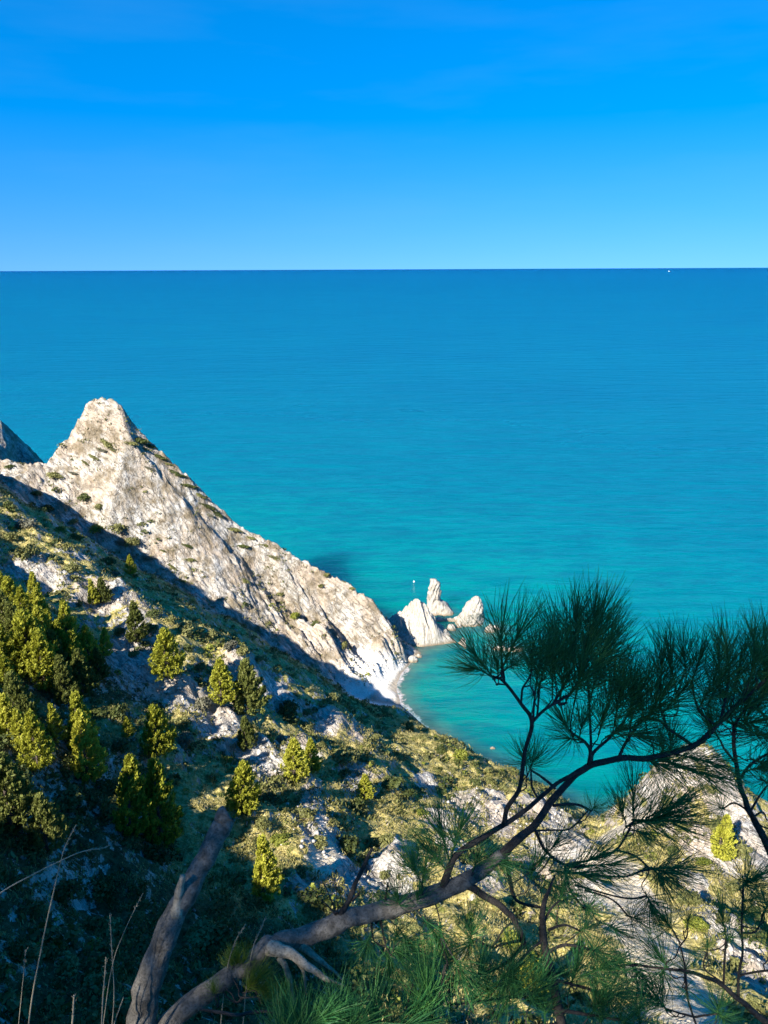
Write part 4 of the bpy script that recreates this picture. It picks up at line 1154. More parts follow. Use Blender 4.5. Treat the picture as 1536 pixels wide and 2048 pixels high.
# ------------------------------------------------------------------ the pine right in front of the photographer
M_BARK = bark_material('grey pine bark', (0.080, 0.071, 0.058), (0.23, 0.205, 0.170), 22.0)
M_DEAD = bark_material('weathered grey wood', (0.22, 0.175, 0.12), (0.52, 0.43, 0.31), 22.0)
M_TWIG = bark_material('dark twig bark', (0.030, 0.027, 0.024), (0.075, 0.064, 0.054), 30.0)
M_NEEDLE = leaf_material('long green pine needles', (0.015, 0.082, 0.030), (0.042, 0.170, 0.050), (0.105, 0.26, 0.062), 0.5, 0.40)
M_NEEDLE_SUNSPOT = leaf_material('sun-spot yellow-green pine needles', (0.05, 0.09, 0.010), (0.12, 0.18, 0.018), (0.22, 0.27, 0.04), 0.45, 0.35)  # brighter yellow-green paints a sun spot onto these tufts

def W(px, py, Y): return np.array(P(px, py, Y))
def mpx(p): return 1.0 / depth_px(p)

def branch(name, pts, parent, mat, sides=9, wob=0.10, per=6, cap_dark=None):
    """pts: (px, py, Y, width px)"""
    c = np.array([W(x, y, Y) for x, y, Y, w in pts])
    r = np.array([w * (0.45 if w > 28 else 0.36) * mpx(q) for (x, y, Y, w), q in zip(pts, c)])
    path = catmull(c, per)
    rad = np.interp(np.linspace(0, len(pts) - 1, len(path)), np.arange(len(pts)), r)
    path = path + 0.0025 * np.stack([noise2(np.arange(len(path)) * 0.35, np.full(len(path), k + len(name)), 55) for k in range(3)], 1) * (rad[:, None] / 0.01).clip(0.3, 2)
    s = Soup(); s.tube(path, rad, sides, wob, int(pts[0][0]) % 97)
    o = link(name, s.mesh(name, mat), None, parent)
    return path, rad, o

def needle_mesh(seed, n, shoot, ln, a0, a1, mat, width=0.0024, droop=0.0):
    """a shoot along +Z carrying long needles"""
    r = np.random.default_rng(seed)
    s = Soup()
    s.tube([(0, 0, -0.02), (0, 0, shoot * 0.5), (0, 0, shoot)], [0.0032, 0.003, 0.0022], 5)
    z0 = shoot * r.random(n) ** 0.85
    az = r.random(n) * 6.283
    th = np.radians(a0 + (a1 - a0) * (1 - z0 / shoot) ** 0.8 + r.normal(0, 9, n))
    d = np.stack([np.sin(th) * np.cos(az), np.sin(th) * np.sin(az), np.cos(th)], 1)
    L = ln * (0.72 + 0.45 * r.random(n))[:, None]
    p0 = np.stack([0 * z0, 0 * z0, z0], 1) + d * 0.002
    bendv = np.array([0, 0, 0.16]) + r.normal(0, 0.13, (n, 3))
    p1 = p0 + d * L * 0.5
    p2 = p0 + unit(d + bendv) * L
    sd = unit(np.cross(d, r.normal(0, 1, (n, 3))))
    w = width * 0.5
    s.quads(np.concatenate([np.stack([p0 - sd * w * 0.8, p0 + sd * w * 0.8, p1 + sd * w, p1 - sd * w], 1), np.stack([p1 - sd * w, p1 + sd * w, p2 + sd * w * 0.25, p2 - sd * w * 0.25], 1)]))
    return s.mesh('needle_tuft', mat, True)

TUFT = {
 'brush': [needle_mesh(201 + i, 105, 0.11, 0.165, 10, 58, M_NEEDLE) for i in range(4)],
 'fan':   [needle_mesh(221 + i, 105, 0.05, 0.165, 8, 66, M_NEEDLE) for i in range(3)],
 'star':  [needle_mesh(241 + i, 92, 0.028, 0.15, 15, 105, M_NEEDLE) for i in range(3)],
 'sunspot': [needle_mesh(261 + i, 110, 0.05, 0.16, 8, 62, M_NEEDLE_SUNSPOT) for i in range(2)],
}
RIGHT = np.array([1.0, 0, 0]); UPC = np.array([0, ST, CT]); FWD = np.array([0, CT, -ST])
_tr = np.random.default_rng(77)

def tuft(parent, px, py, Y, dx, dy, size, kind='brush', fwd=None):
    """base pixel, distance, direction in the picture (dy up), needle length in pixels"""
    b = W(px, py, Y)
    f = _tr.uniform(-0.45, 0.45) if fwd is None else fwd
    ax = unit(RIGHT * dx + UPC * dy + FWD * f)
    q = Vector(ax).to_track_quat('Z', 'Y')
    o = link('needle_tuft', TUFT[kind][int(_tr.integers(len(TUFT[kind])))], None, parent)
    sc = size * mpx(b) / 0.185
    o.matrix_local = Matrix.LocRotScale(Vector(b), q @ Matrix.Rotation(_tr.uniform(0, 6.28), 3, 'Z').to_quaternion(), Vector((sc, sc, sc)))
    return b, ax, o

def twig_to(parent, b, ax, nodes, needles, mat=None):
    """a thin shoot from the nearest point of the branches to the foot of a tuft"""
    n = np.array(nodes)
    back = b - ax * 0.10
    k = np.argmin(np.linalg.norm(n - back, axis=1))
    d = np.linalg.norm(n[k] - b)
    if d < 0.015 or d > 0.75: return
    mid = b - ax * min(0.4 * d, 0.12) + np.array([0, 0, -0.01])
    path = catmull([n[k], n[k] * 0.45 + mid * 0.55 + _tr.normal(0, 0.012, 3), mid, b + ax * 0.01], 5)
    s = Soup(); s.tube(path, np.linspace(min(0.0052, 0.0028 + 0.005 * d), 0.0026, len(path)), 6)
    needles.parent = link('twig', s.mesh('twig', mat or M_TWIG), None, parent)     # the tuft belongs to its twig

base1 = W(300, 2120, 2.15)
pine = empty('foreground_pine', (0, 0, 0))
tag(pine, 'near pine with sawn-off stem and long branch reaching right across the view', 'tree')
# stems
branch('trunk', [(306, 2330, 2.05, 120), (296, 2200, 2.12, 92), (284, 2048, 2.25, 62), (296, 1968, 2.30, 57), (334, 1868, 2.38, 52), (372, 1786, 2.46, 48), (412, 1716, 2.55, 46), (440, 1660, 2.62, 45), (455, 1628, 2.66, 43)], pine, M_BARK, 14, 0.16, 7)
branch('stub', [(352, 1830, 2.40, 30), (357, 1790, 2.42, 22), (364, 1752, 2.43, 17)], pine, M_DEAD, 9, 0.2)
nodes = []
def limb(name, pts, mat=M_TWIG, sides=8, wob=0.08):
    path, rad, o = branch(name, pts, pine, mat, sides, wob)
    nodes.extend(list(path))
    return path
limb('limb', [(300, 2110, 2.2, 60), (338, 2046, 2.28, 47), (400, 1992, 2.36, 43), (470, 1945, 2.44, 41), (528, 1900, 2.50, 41), (560, 1884, 2.52, 40), (612, 1872, 2.58, 42), (680, 1842, 2.64, 43), (760, 1820, 2.70, 40), (850, 1796, 2.76, 37), (920, 1766, 2.80, 34), (965, 1740, 2.83, 31), (1005, 1708, 2.85, 26)], M_BARK, 13, 0.16)
limb('limb', [(1000, 1714, 2.85, 27), (1036, 1678, 2.88, 23), (1068, 1650, 2.90, 21), (1106, 1598, 2.93, 19), (1140, 1562, 2.95, 18), (1175, 1534, 2.97, 18), (1235, 1517, 3.0, 17), (1307, 1514, 3.02, 16), (1393, 1487, 3.05, 15), (1435, 1449, 3.07, 14), (1478, 1406, 3.1, 12), (1530, 1360, 3.12, 10)], M_TWIG, 9)
limb('limb', [(884, 1782, 2.78, 24), (900, 1732, 2.80, 20), (923, 1700, 2.82, 17), (1004, 1652, 2.86, 14), (1062, 1612, 2.90, 12), (1106, 1573, 2.92, 11), (1150, 1545, 2.95, 11), (1175, 1530, 2.96, 11)], M_TWIG, 8)
limb('limb', [(1008, 1648, 2.86, 15), (1014, 1616, 2.86, 13), (1038, 1577, 2.85, 12), (1049, 1505, 2.83, 12), (1064, 1445, 2.82, 12), (1040, 1404, 2.80, 9), (1008, 1364, 2.78, 8), (986, 1352, 2.77, 7)], M_TWIG, 8)
limb('twig', [(1008, 1364, 2.78, 8), (1006, 1342, 2.77, 7), (1003, 1318, 2.76, 6)])
limb('twig', [(1064, 1445, 2.82, 9), (1084, 1424, 2.84, 8), (1106, 1408, 2.86, 8), (1138, 1390, 2.9, 7)])
limb('twig', [(1042, 1406, 2.80, 7), (1045, 1378, 2.82, 6), (1058, 1356, 2.84, 6), (1064, 1340, 2.85, 5)])
limb('twig', [(1066, 1440, 2.82, 7), (1068, 1412, 2.84, 6), (1070, 1382, 2.86, 5)])
limb('twig', [(1074, 1434, 2.83, 6), (1077, 1400, 2.86, 6), (1079, 1372, 2.88, 5)])
limb('twig', [(1178, 1528, 2.97, 13), (1180, 1500, 2.96, 10), (1165, 1480, 2.95, 8), (1142, 1466, 2.93, 7)])
limb('twig', [(1182, 1524, 2.97, 11), (1187, 1505, 3.0, 9), (1216, 1478, 3.04, 8), (1247, 1445, 3.08, 7)])
limb('twig', [(1237, 1516, 3.0, 9), (1250, 1488, 3.02, 8), (1274, 1452, 3.05, 7)])
limb('twig', [(1182, 1510, 2.98, 8), (1180, 1440, 3.05, 7), (1176, 1370, 3.1, 6), (1172, 1320, 3.12, 5)])
limb('twig', [(1106, 1408, 2.86, 8), (1128, 1370, 2.95, 7), (1148, 1330, 3.0, 6)])
limb('twig', [(1110, 1577, 2.93, 8), (1086, 1556, 2.92, 7), (1062, 1540, 2.9, 6)])
limb('twig', [(1062, 1540, 2.9, 5), (1064, 1574, 2.91, 6), (1078, 1600, 2.91, 7)])
limb('twig', [(1106, 1611, 2.93, 9), (1153, 1609, 2.95, 7), (1182, 1622, 2.97, 6)])
limb('twig', [(1064, 1662, 2.9, 6), (1110, 1660, 2.92, 5), (1140, 1657, 2.94, 5), (1176, 1622, 2.97, 4)])
limb('twig', [(1384, 1490, 3.05, 10), (1340, 1460, 3.06, 8), (1316, 1440, 3.08, 7), (1290, 1438, 3.1, 6)])
limb('twig', [(1336, 1458, 3.06, 7), (1322, 1420, 3.1, 6), (1320, 1390, 3.12, 5)])
limb('twig', [(1430, 1450, 3.07, 9), (1404, 1428, 3.1, 7), (1390, 1400, 3.12, 6), (1384, 1360, 3.14, 5)])
limb('twig', [(1440, 1445, 3.07, 9), (1452, 1390, 3.12, 7), (1458, 1340, 3.15, 6)])
limb('twig', [(1480, 1404, 3.1, 8), (1500, 1360, 3.14, 6), (1506, 1320, 3.16, 5)])
limb('twig', [(1307, 1514, 3.02, 8), (1350, 1530, 3.04, 7), (1392, 1545, 3.06, 5)])
# lower right branches of the same tree
limb('limb', [(930, 1768, 2.80, 24), (965, 1790, 2.76, 20), (1000, 1812, 2.72, 18), (1028, 1840, 2.70, 17), (1042, 1868, 2.68, 16), (1050, 1890, 2.67, 14)], M_TWIG, 9)
limb('twig', [(1050, 1886, 2.67, 11), (1026, 1915, 2.62, 10), (1000, 1932, 2.58, 10), (960, 1950, 2.55, 8), (925, 1962, 2.52, 6)])
limb('twig', [(1046, 1880, 2.68, 9), (1000, 1890, 2.66, 6), (985, 1895, 2.64, 6), (948, 1878, 2.62, 5)])
limb('twig', [(985, 1893, 2.64, 6), (1005, 1862, 2.67, 5), (1022, 1845, 2.7, 5)])
limb('twig', [(1010, 1706, 2.85, 12), (1020, 1760, 2.9, 11), (1032, 1800, 2.94, 9), (1080, 1815, 2.96, 7)])
limb('twig', [(1068, 1655, 2.90, 10), (1090, 1700, 2.95, 9), (1130, 1730, 3.0, 8), (1170, 1732, 3.02, 7)])
limb('twig', [(1130, 1730, 3.0, 8), (1180, 1720, 3.05, 6), (1232, 1700, 3.08, 6), (1268, 1640, 3.1, 5)])
limb('twig', [(1232, 1700, 3.08, 6), (1270, 1712, 3.1, 6), (1298, 1736, 3.12, 5)])
limb('twig', [(1180, 1750, 3.02, 6), (1250, 1753, 3.06, 5), (1290, 1738, 3.1, 5)])
limb('twig', [(1150, 1770, 3.0, 6), (1220, 1790, 3.05, 5), (1260, 1797, 3.08, 5), (1294, 1792, 3.1, 5)])
limb('twig', [(1170, 1780, 3.0, 6), (1225, 1800, 3.02, 5), (1256, 1832, 3.04, 5)])
limb('twig', [(1130, 1730, 3.0, 8), (1140, 1780, 3.02, 7), (1172, 1822, 3.04, 6)])
# dead snags
def dead(pts, mat=M_DEAD, name='dead_branch'):
    path, rad, o = branch(name, pts, pine, mat, 9, 0.2, 6)
dead([(540, 1892, 2.48, 34), (580, 1908, 2.44, 28), (620, 1936, 2.40, 20), (655, 1958, 2.38, 12), (690, 1972, 2.37, 4)])
dead([(600, 1886, 2.55, 26), (628, 1912, 2.50, 16), (660, 1936, 2.47, 10), (686, 1960, 2.45, 3)])
dead([(560, 1912, 2.45, 20), (572, 1940, 2.42, 17), (582, 1975, 2.40, 13), (590, 2010, 2.38, 8)])
dead([(600, 1926, 2.42, 12), (608, 1952, 2.40, 9), (612, 1990, 2.39, 4)])
dead([(668, 1846, 2.64, 20), (690, 1812, 2.66, 16), (704, 1785, 2.68, 14), (720, 1745, 2.70, 11), (734, 1718, 2.71, 10), (745, 1698, 2.72, 8)], M_TWIG)
dead([(704, 1800, 2.67, 9), (716, 1788, 2.67, 5), (720, 1782, 2.67, 3)], M_TWIG)
dead([(752, 1846, 2.70, 9), (766, 1818, 2.71, 8), (772, 1790, 2.72, 6), (776, 1764, 2.73, 5)], M_TWIG)
dead([(774, 1782, 2.72, 4), (788, 1776, 2.73, 3), (806, 1774, 2.74, 2)], M_TWIG)
dead([(672, 1830, 2.64, 5), (656, 1812, 2.65, 4), (642, 1800, 2.66, 2)], M_TWIG)
dead([(674, 1828, 2.64, 5), (658, 1790, 2.66, 3), (644, 1760, 2.68, 2)], M_TWIG)
dead([(676, 1828, 2.64, 4), (672, 1780, 2.66, 3), (666, 1744, 2.68, 2)], M_TWIG)
dead([(400, 2018, 2.2, 7), (450, 2026, 2.18, 9), (480, 2030, 2.18, 9), (520, 2022, 2.2, 8), (560, 2026, 2.22, 5)], M_TWIG)

TUFTS = [  # px, py, Y, dx, dy(up), needle px, kind
 (984, 1352, 2.77, -0.62, 0.78, 100, 'brush'), (972, 1346, 2.77, -0.85, 0.35, 85, 'fan'), (996, 1350, 2.77, -0.1, 1, 80, 'fan'),
 (1003, 1322, 2.76, -0.05, 1, 118, 'brush'), (1010, 1324, 2.76, 0.42, 0.9, 112, 'brush'), (1012, 1338, 2.78, 0.8, 0.6, 70, 'fan'),
 (1062, 1346, 2.85, 0.0, 1, 100, 'brush'), (1070, 1386, 2.86, 0.25, 0.95, 105, 'brush'), (1078, 1376, 2.88, 0.2, 1, 115, 'brush'), (1068, 1388, 2.86, 0.05, -0.1, 45, 'star'),
 (1138, 1392, 2.9, 0.55, 0.8, 110, 'brush'), (1120, 1398, 2.9, 0.1, 1, 115, 'brush'), (1148, 1332, 3.0, 0.0, 1, 120, 'brush'), (1160, 1340, 3.0, 0.35, 0.9, 125, 'brush'), (1172, 1322, 3.12, 0.15, 1, 130, 'brush'), (1176, 1360, 3.1, 0.5, 0.85, 120, 'brush'),
 (1130, 1330, 3.0, -0.25, 1, 110, 'brush'), (1180, 1400, 3.06, 0.35, 0.9, 120, 'brush'), (1150, 1400, 2.95, 0.2, 1, 120, 'brush'), (1210, 1420, 3.1, 0.4, 0.9, 115, 'brush'), (1247, 1446, 3.08, 0.5, 0.8, 115, 'brush'), (1230, 1440, 3.06, 0.05, 1, 115, 'brush'),
 (1274, 1452, 3.05, 0.55, 0.8, 110, 'brush'), (1262, 1440, 3.05, 0.2, 1, 105, 'brush'), (1200, 1460, 3.0, 0.2, 1, 110, 'fan'), (1220, 1470, 3.02, 0.85, 0.3, 100, 'fan'), (1250, 1470, 3.05, 0.9, 0.1, 95, 'fan'), (1180, 1300, 3.12, 0.3, 1, 110, 'brush'), (1146, 1290, 3.02, 0.15, 1, 100, 'brush'), (1200, 1350, 3.1, 0.4, 0.9, 110, 'brush'), (1110, 1350, 2.92, -0.1, 1, 95, 'brush'), (1105, 1380, 2.9, 0.1, 1, 100, 'brush'),
 (1142, 1466, 2.93, -0.45, 0.7, 88, 'fan'), (1150, 1478, 2.94, -0.8, 0.1, 80, 'star'), (1160, 1470, 2.94, 0.2, 1, 85, 'fan'), (1052, 1530, 2.88, -0.1, 0.7, 76, 'star'), (1060, 1538, 2.9, 0.3, 0.8, 78, 'fan'),
 (1290, 1440, 3.1, -0.2, 1, 100, 'brush'), (1300, 1430, 3.1, 0.35, 0.9, 105, 'brush'), (1320, 1394, 3.12, 0.1, 1, 105, 'brush'), (1330, 1420, 3.1, 0.5, 0.8, 100, 'brush'), (1352, 1380, 3.12, -0.1, 1, 105, 'brush'), (1372, 1348, 3.14, -0.15, 1, 92, 'brush'), (1384, 1362, 3.14, 0.15, 1, 95, 'brush'),
 (1400, 1412, 3.12, 0.3, 0.95, 100, 'brush'), (1420, 1400, 3.12, 0.45, 0.85, 100, 'brush'), (1440, 1370, 3.14, 0.0, 1, 95, 'brush'), (1458, 1342, 3.15, 0.05, 1, 92, 'brush'), (1470, 1380, 3.14, 0.3, 0.95, 100, 'brush'), (1500, 1356, 3.14, 0.1, 1, 90, 'brush'), (1510, 1326, 3.16, 0.1, 1, 85, 'brush'), (1530, 1340, 3.15, 0.2, 1, 95, 'brush'), (1500, 1420, 3.12, 0.5, 0.85, 105, 'brush'), (1526, 1400, 3.12, 0.6, 0.7, 100, 'brush'),
 (1450, 1440, 3.07, 0.8, 0.5, 105, 'brush'), (1480, 1450, 3.1, 0.9, 0.3, 100, 'fan'), (1510, 1470, 3.1, 0.9, 0.1, 100, 'fan'), (1420, 1462, 3.06, 0.2, 1, 80, 'fan'), (1340, 1504, 3.03, 0.15, 1, 85, 'fan'), (1326, 1510, 3.03, 0.0, 1, 70, 'fan'), (1360, 1510, 3.04, 0.75, -0.15, 110, 'brush'), (1320, 1516, 3.03, 0.85, -0.25, 110, 'brush'), (1290, 1518, 3.02, 0.85, -0.35, 100, 'fan'), (1392, 1545, 3.06, 0.9, -0.2, 90, 'brush'),
 (1182, 1622, 2.97, 0.5, 0.5, 58, 'star'), (1268, 1640, 3.1, 0.05, 1, 95, 'brush'), (1262, 1650, 3.1, 0.85, 0.35, 115, 'brush'), (1276, 1640, 3.1, 0.9, 0.1, 120, 'brush'), (1300, 1632, 3.1, 0.8, 0.45, 100, 'brush'), (1250, 1640, 3.1, -0.35, 0.9, 80, 'fan'), (1268, 1660, 3.1, 0.8, -0.4, 80, 'fan'),
 (1298, 1736, 3.12, 0.85, -0.3, 95, 'brush'), (1306, 1736, 3.12, 0.95, 0.05, 95, 'brush'), (1312, 1744, 3.12, 0.6, -0.7, 95, 'fan'),
 (1294, 1792, 3.1, 0.35, -0.8, 85, 'fan'), (1258, 1833, 3.04, 0.4, 0.1, 76, 'star'), (1216, 1850, 3.04, 0.7, -0.3, 90, 'star'), (1172, 1822, 3.04, 0.0, 0.4, 80, 'star'), (1170, 1732, 3.02, 0.9, 0.1, 95, 'brush'), (1150, 1730, 3.0, 0.8, 0.4, 90, 'brush'), (1110, 1742, 2.98, 0.9, -0.15, 110, 'brush'), (1090, 1760, 2.98, 0.6, -0.5, 95, 'brush'), (1080, 1720, 2.95, 0.5, 0.7, 85, 'brush'),
 (896, 1712, 2.8, -0.25, 1, 105, 'brush'), (904, 1706, 2.8, 0.25, 1, 110, 'brush'), (884, 1730, 2.8, -0.6, 0.7, 95, 'fan'), (836, 1752, 2.76, -0.4, 0.8, 80, 'fan'), (846, 1760, 2.76, 0.1, 1, 70, 'fan'), (948, 1735, 2.82, 0.4, 0.8, 75, 'fan'), (958, 1742, 2.82, 0.8, 0.2, 70, 'star'), (980, 1716, 2.85, 0.75, -0.3, 85, 'fan'),
 (800, 1812, 2.7, -0.2, 1, 76, 'fan'), (780, 1830, 2.7, -0.7, 0.5, 70, 'fan'), (830, 1810, 2.72, 0.3, 0.9, 70, 'fan'), (781, 1896, 2.66, 0.7, -0.35, 96, 'fan'), (774, 1898, 2.66, 0.2, -0.9, 90, 'fan'), (790, 1880, 2.66, 0.3, 0.8, 70, 'star'),
 (740, 1870, 2.66, -0.2, -0.9, 90, 'brush'), (800, 1860, 2.68, 0.4, -0.8, 90, 'brush'), (850, 1840, 2.72, 0.5, -0.8, 95, 'brush'), (880, 1850, 2.72, 0.1, -0.9, 90, 'fan'), (941, 1880, 2.64, 0.15, 0.9, 80, 'fan'), (948, 1880, 2.62, -0.4, -0.7, 80, 'fan'), (925, 1962, 2.52, -0.7, 0.2, 80, 'star'), (960, 1950, 2.55, 0.2, 0.9, 75, 'fan'),
 (1060, 1760, 2.94, 0.3, 0.8, 85, 'fan'), (1080, 1815, 2.96, 0.7, -0.2, 80, 'star'), (1050, 1892, 2.67, 0.5, -0.8, 90, 'brush'),
 (474, 1938, 2.44, 0.0, 1, 52, 'sunspot'), (482, 1936, 2.44, 0.35, 0.9, 50, 'sunspot'), (466, 1944, 2.43, -0.3, 0.9, 46, 'sunspot'), (500, 1974, 2.34, 0.75, 0.6, 62, 'sunspot'), (512, 1978, 2.33, 0.9, 0.25, 62, 'sunspot'), (492, 1980, 2.34, 0.5, 0.8, 55, 'sunspot'), (430, 1990, 2.3, -0.2, 1, 40, 'sunspot'), (556, 1994, 2.3, 0.4, 0.8, 45, 'sunspot'), (520, 1992, 2.3, 0.8, 0.0, 60, 'sunspot')]
for x, y, Y, dx, dy, L, k in TUFTS:
    b, ax, o = tuft(pine, x, y, Y, dx, dy, L, k)
    twig_to(pine, b, ax, nodes, o)

# ------------------------------------------------------------------ a second, smaller pine just below the edge
low = empty('small_pine', (0, 0, 0))
tag(low, 'small dark pine with bluish stem rising from below the frame, lower centre', 'tree')
lnodes = []
def low_limb(name, pts, mat=M_TWIG, sides=8):
    path, rad, o = branch(name, pts, low, mat, sides, 0.1)
    lnodes.extend(list(path))
low_limb('trunk', [(1150, 2420, 2.4, 44), (1140, 2220, 2.5, 34), (1122, 2048, 2.55, 27), (1104, 1950, 2.58, 24), (1086, 1870, 2.6, 21), (1088, 1810, 2.62, 14), (1102, 1770, 2.64, 7), (1110, 1750, 2.66, 4)], M_TWIG, 10)
for q in ([(1094, 1905, 2.59, 10), (1130, 1890, 2.62, 8), (1180, 1898, 2.66, 6)], [(1088, 1880, 2.6, 9), (1060, 1900, 2.56, 8), (1036, 1930, 2.5, 6)], [(1106, 1960, 2.57, 10), (1150, 1970, 2.6, 8), (1200, 1985, 2.62, 6)], [(1108, 1968, 2.57, 11), (1050, 1990, 2.5, 9), (980, 2000, 2.44, 7), (900, 2010, 2.4, 6)],
          [(1116, 2020, 2.55, 11), (1180, 2030, 2.55, 8), (1240, 2040, 2.56, 6)], [(1122, 2048, 2.55, 12), (1040, 2060, 2.42, 10), (940, 2062, 2.3, 8), (820, 2056, 2.22, 7), (720, 2046, 2.15, 6), (640, 2040, 2.1, 5)], [(1096, 1860, 2.6, 8), (1130, 1850, 2.62, 6), (1160, 1862, 2.64, 5)], [(1086, 1850, 2.61, 7), (1100, 1820, 2.63, 6), (1120, 1800, 2.66, 5)]):
    low_limb('twig', q)
LOW_TUFTS = [(1181, 1899, 2.66, 0.9, -0.25, 95, 'star'), (1160, 1862, 2.64, 0.6, 0.5, 80, 'star'), (1200, 1985, 2.62, 0.8, -0.4, 100, 'brush'), (1240, 2040, 2.56, 0.7, -0.2, 100, 'star'), (1036, 1930, 2.5, -0.5, -0.6, 95, 'brush'), (1030, 1968, 2.5, 0.0, 0.9, 80, 'brush'), (1140, 1975, 2.6, 0.2, 0.8, 90, 'brush'), (1180, 2030, 2.55, 0.4, 0.8, 85, 'brush'), (1120, 1800, 2.66, 0.3, 0.9, 80, 'fan'), (1170, 1950, 2.62, 0.8, 0.3, 90, 'brush'),
 (980, 2004, 2.44, -0.2, 0.9, 95, 'brush'), (900, 2012, 2.4, -0.5, 0.7, 100, 'brush'), (940, 2020, 2.36, 0.3, 0.8, 90, 'brush'), (1000, 2030, 2.4, 0.5, 0.7, 95, 'brush'), (1060, 2010, 2.45, 0.3, 0.9, 90, 'brush'), (1090, 2040, 2.5, 0.0, 1, 85, 'brush'), (860, 2040, 2.24, -0.1, 1, 110, 'brush'), (820, 2056, 2.22, 0.3, 0.9, 105, 'brush'), (780, 2050, 2.18, -0.4, 0.8, 110, 'brush'), (740, 2044, 2.15, 0.1, 1, 110, 'brush'), (700, 2040, 2.12, -0.4, 0.8, 115, 'brush'), (660, 2040, 2.1, 0.2, 0.95, 110, 'brush'), (640, 2036, 2.1, -0.6, 0.6, 110, 'brush'), (610, 2040, 2.05, -0.3, 0.9, 105, 'brush'), (570, 2050, 2.0, -0.2, 1, 100, 'brush'), (680, 2010, 2.12, 0.6, 0.6, 100, 'brush'), (720, 2000, 2.16, -0.5, 0.5, 100, 'brush'), (760, 2010, 2.18, 0.7, 0.4, 100, 'brush'), (1200, 2060, 2.5, 0.2, 1, 100, 'brush'), (1280, 2060, 2.5, -0.1, 1, 80, 'brush'),
 (600, 2000, 2.06, 0.5, 0.2, 105, 'brush'), (640, 1990, 2.1, 0.6, -0.2, 105, 'brush'), (830, 1980, 2.3, 0.0, -0.9, 90, 'brush'), (880, 1960, 2.34, -0.3, -0.8, 90, 'brush'), (910, 1920, 2.4, 0.5, -0.7, 85, 'fan'), (1000, 1960, 2.46, 0.6, 0.4, 80, 'fan')]
for x, y, Y, dx, dy, L, k in LOW_TUFTS:
    if x < 790 and y >= 1975: y += 62
    b, ax, o = tuft(low, x, y, Y, dx, dy, L, k)
    twig_to(low, b, ax, lnodes, o)

# ------------------------------------------------------------------ a third pine, standing outside the right edge, its twigs reaching in
side = empty('edge_pine', (0, 0, 0))
tag(side, 'pine whose stem leans in from the right edge of the view', 'tree')
snodes = []
def side_limb(name, pts, mat=M_TWIG, sides=8):
    path, rad, o = branch(name, pts, side, mat, sides, 0.1)
    snodes.extend(list(path))
side_limb('trunk', [(1750, 2560, 2.5, 90), (1710, 2300, 2.7, 70), (1650, 2050, 2.85, 52), (1600, 1850, 3.0, 38), (1560, 1748, 3.08, 26), (1536, 1692, 3.12, 21), (1512, 1646, 3.14, 18), (1491, 1603, 3.16, 16), (1478, 1560, 3.17, 13), (1469, 1500, 3.18, 11), (1468, 1449, 3.2, 9)], M_TWIG, 10)
for q in ([(1650, 2056, 2.85, 34), (1590, 2072, 2.86, 26), (1536, 2046, 2.88, 20), (1478, 2000, 2.9, 15), (1443, 1969, 2.92, 12), (1400, 1950, 2.93, 10), (1370, 1942, 2.94, 9), (1330, 1937, 2.95, 7), (1290, 1932, 2.96, 6), (1250, 1930, 2.97, 5)],
          [(1476, 1998, 2.9, 9), (1477, 1950, 2.92, 7), (1485, 1905, 2.94, 6), (1483, 1860, 2.95, 6), (1486, 1800, 2.97, 6), (1487, 1770, 2.98, 5)], [(1447, 1968, 2.92, 6), (1449, 1920, 2.94, 6), (1452, 1876, 2.95, 6)], [(1370, 1945, 2.94, 8), (1374, 1990, 2.92, 6), (1382, 2020, 2.9, 6), (1394, 2056, 2.88, 6)], [(1388, 2034, 2.89, 6), (1358, 2026, 2.9, 5), (1334, 2018, 2.92, 5)], [(1390, 2034, 2.89, 6), (1415, 2030, 2.9, 5), (1434, 2028, 2.9, 5)],
          [(1478, 1952, 2.92, 6), (1510, 1944, 2.9, 6), (1550, 1940, 2.88, 7)], [(1483, 1866, 2.95, 5), (1512, 1862, 2.96, 5), (1530, 1820, 2.98, 4)], [(1372, 1944, 2.94, 5), (1360, 1890, 2.96, 4), (1344, 1858, 2.98, 4), (1322, 1836, 3.0, 3)], [(1358, 1895, 2.96, 4), (1374, 1872, 2.97, 4), (1374, 1850, 2.97, 3)], [(1446, 1966, 2.92, 5), (1408, 1936, 2.94, 4), (1415, 1900, 2.95, 4)],
          [(1512, 1646, 3.14, 9), (1490, 1618, 3.16, 6), (1466, 1606, 3.18, 5), (1446, 1618, 3.2, 4)], [(1500, 1624, 3.15, 7), (1520, 1590, 3.18, 5), (1536, 1570, 3.2, 4), (1560, 1560, 3.2, 4)], [(1506, 1634, 3.15, 6), (1526, 1624, 3.17, 4), (1534, 1640, 3.18, 4), (1550, 1636, 3.2, 3)], [(1478, 1560, 3.17, 9), (1500, 1530, 3.2, 7), (1530, 1510, 3.22, 6)], [(1474, 1530, 3.18, 8), (1450, 1500, 3.2, 6), (1440, 1480, 3.2, 5)], [(1468, 1452, 3.2, 8), (1490, 1420, 3.22, 6), (1520, 1400, 3.24, 5)], [(1498, 1615, 3.15, 7), (1520, 1650, 3.1, 5), (1550, 1660, 3.06, 4)]):
    side_limb('twig' if q[0][3] < 20 else 'limb', q)
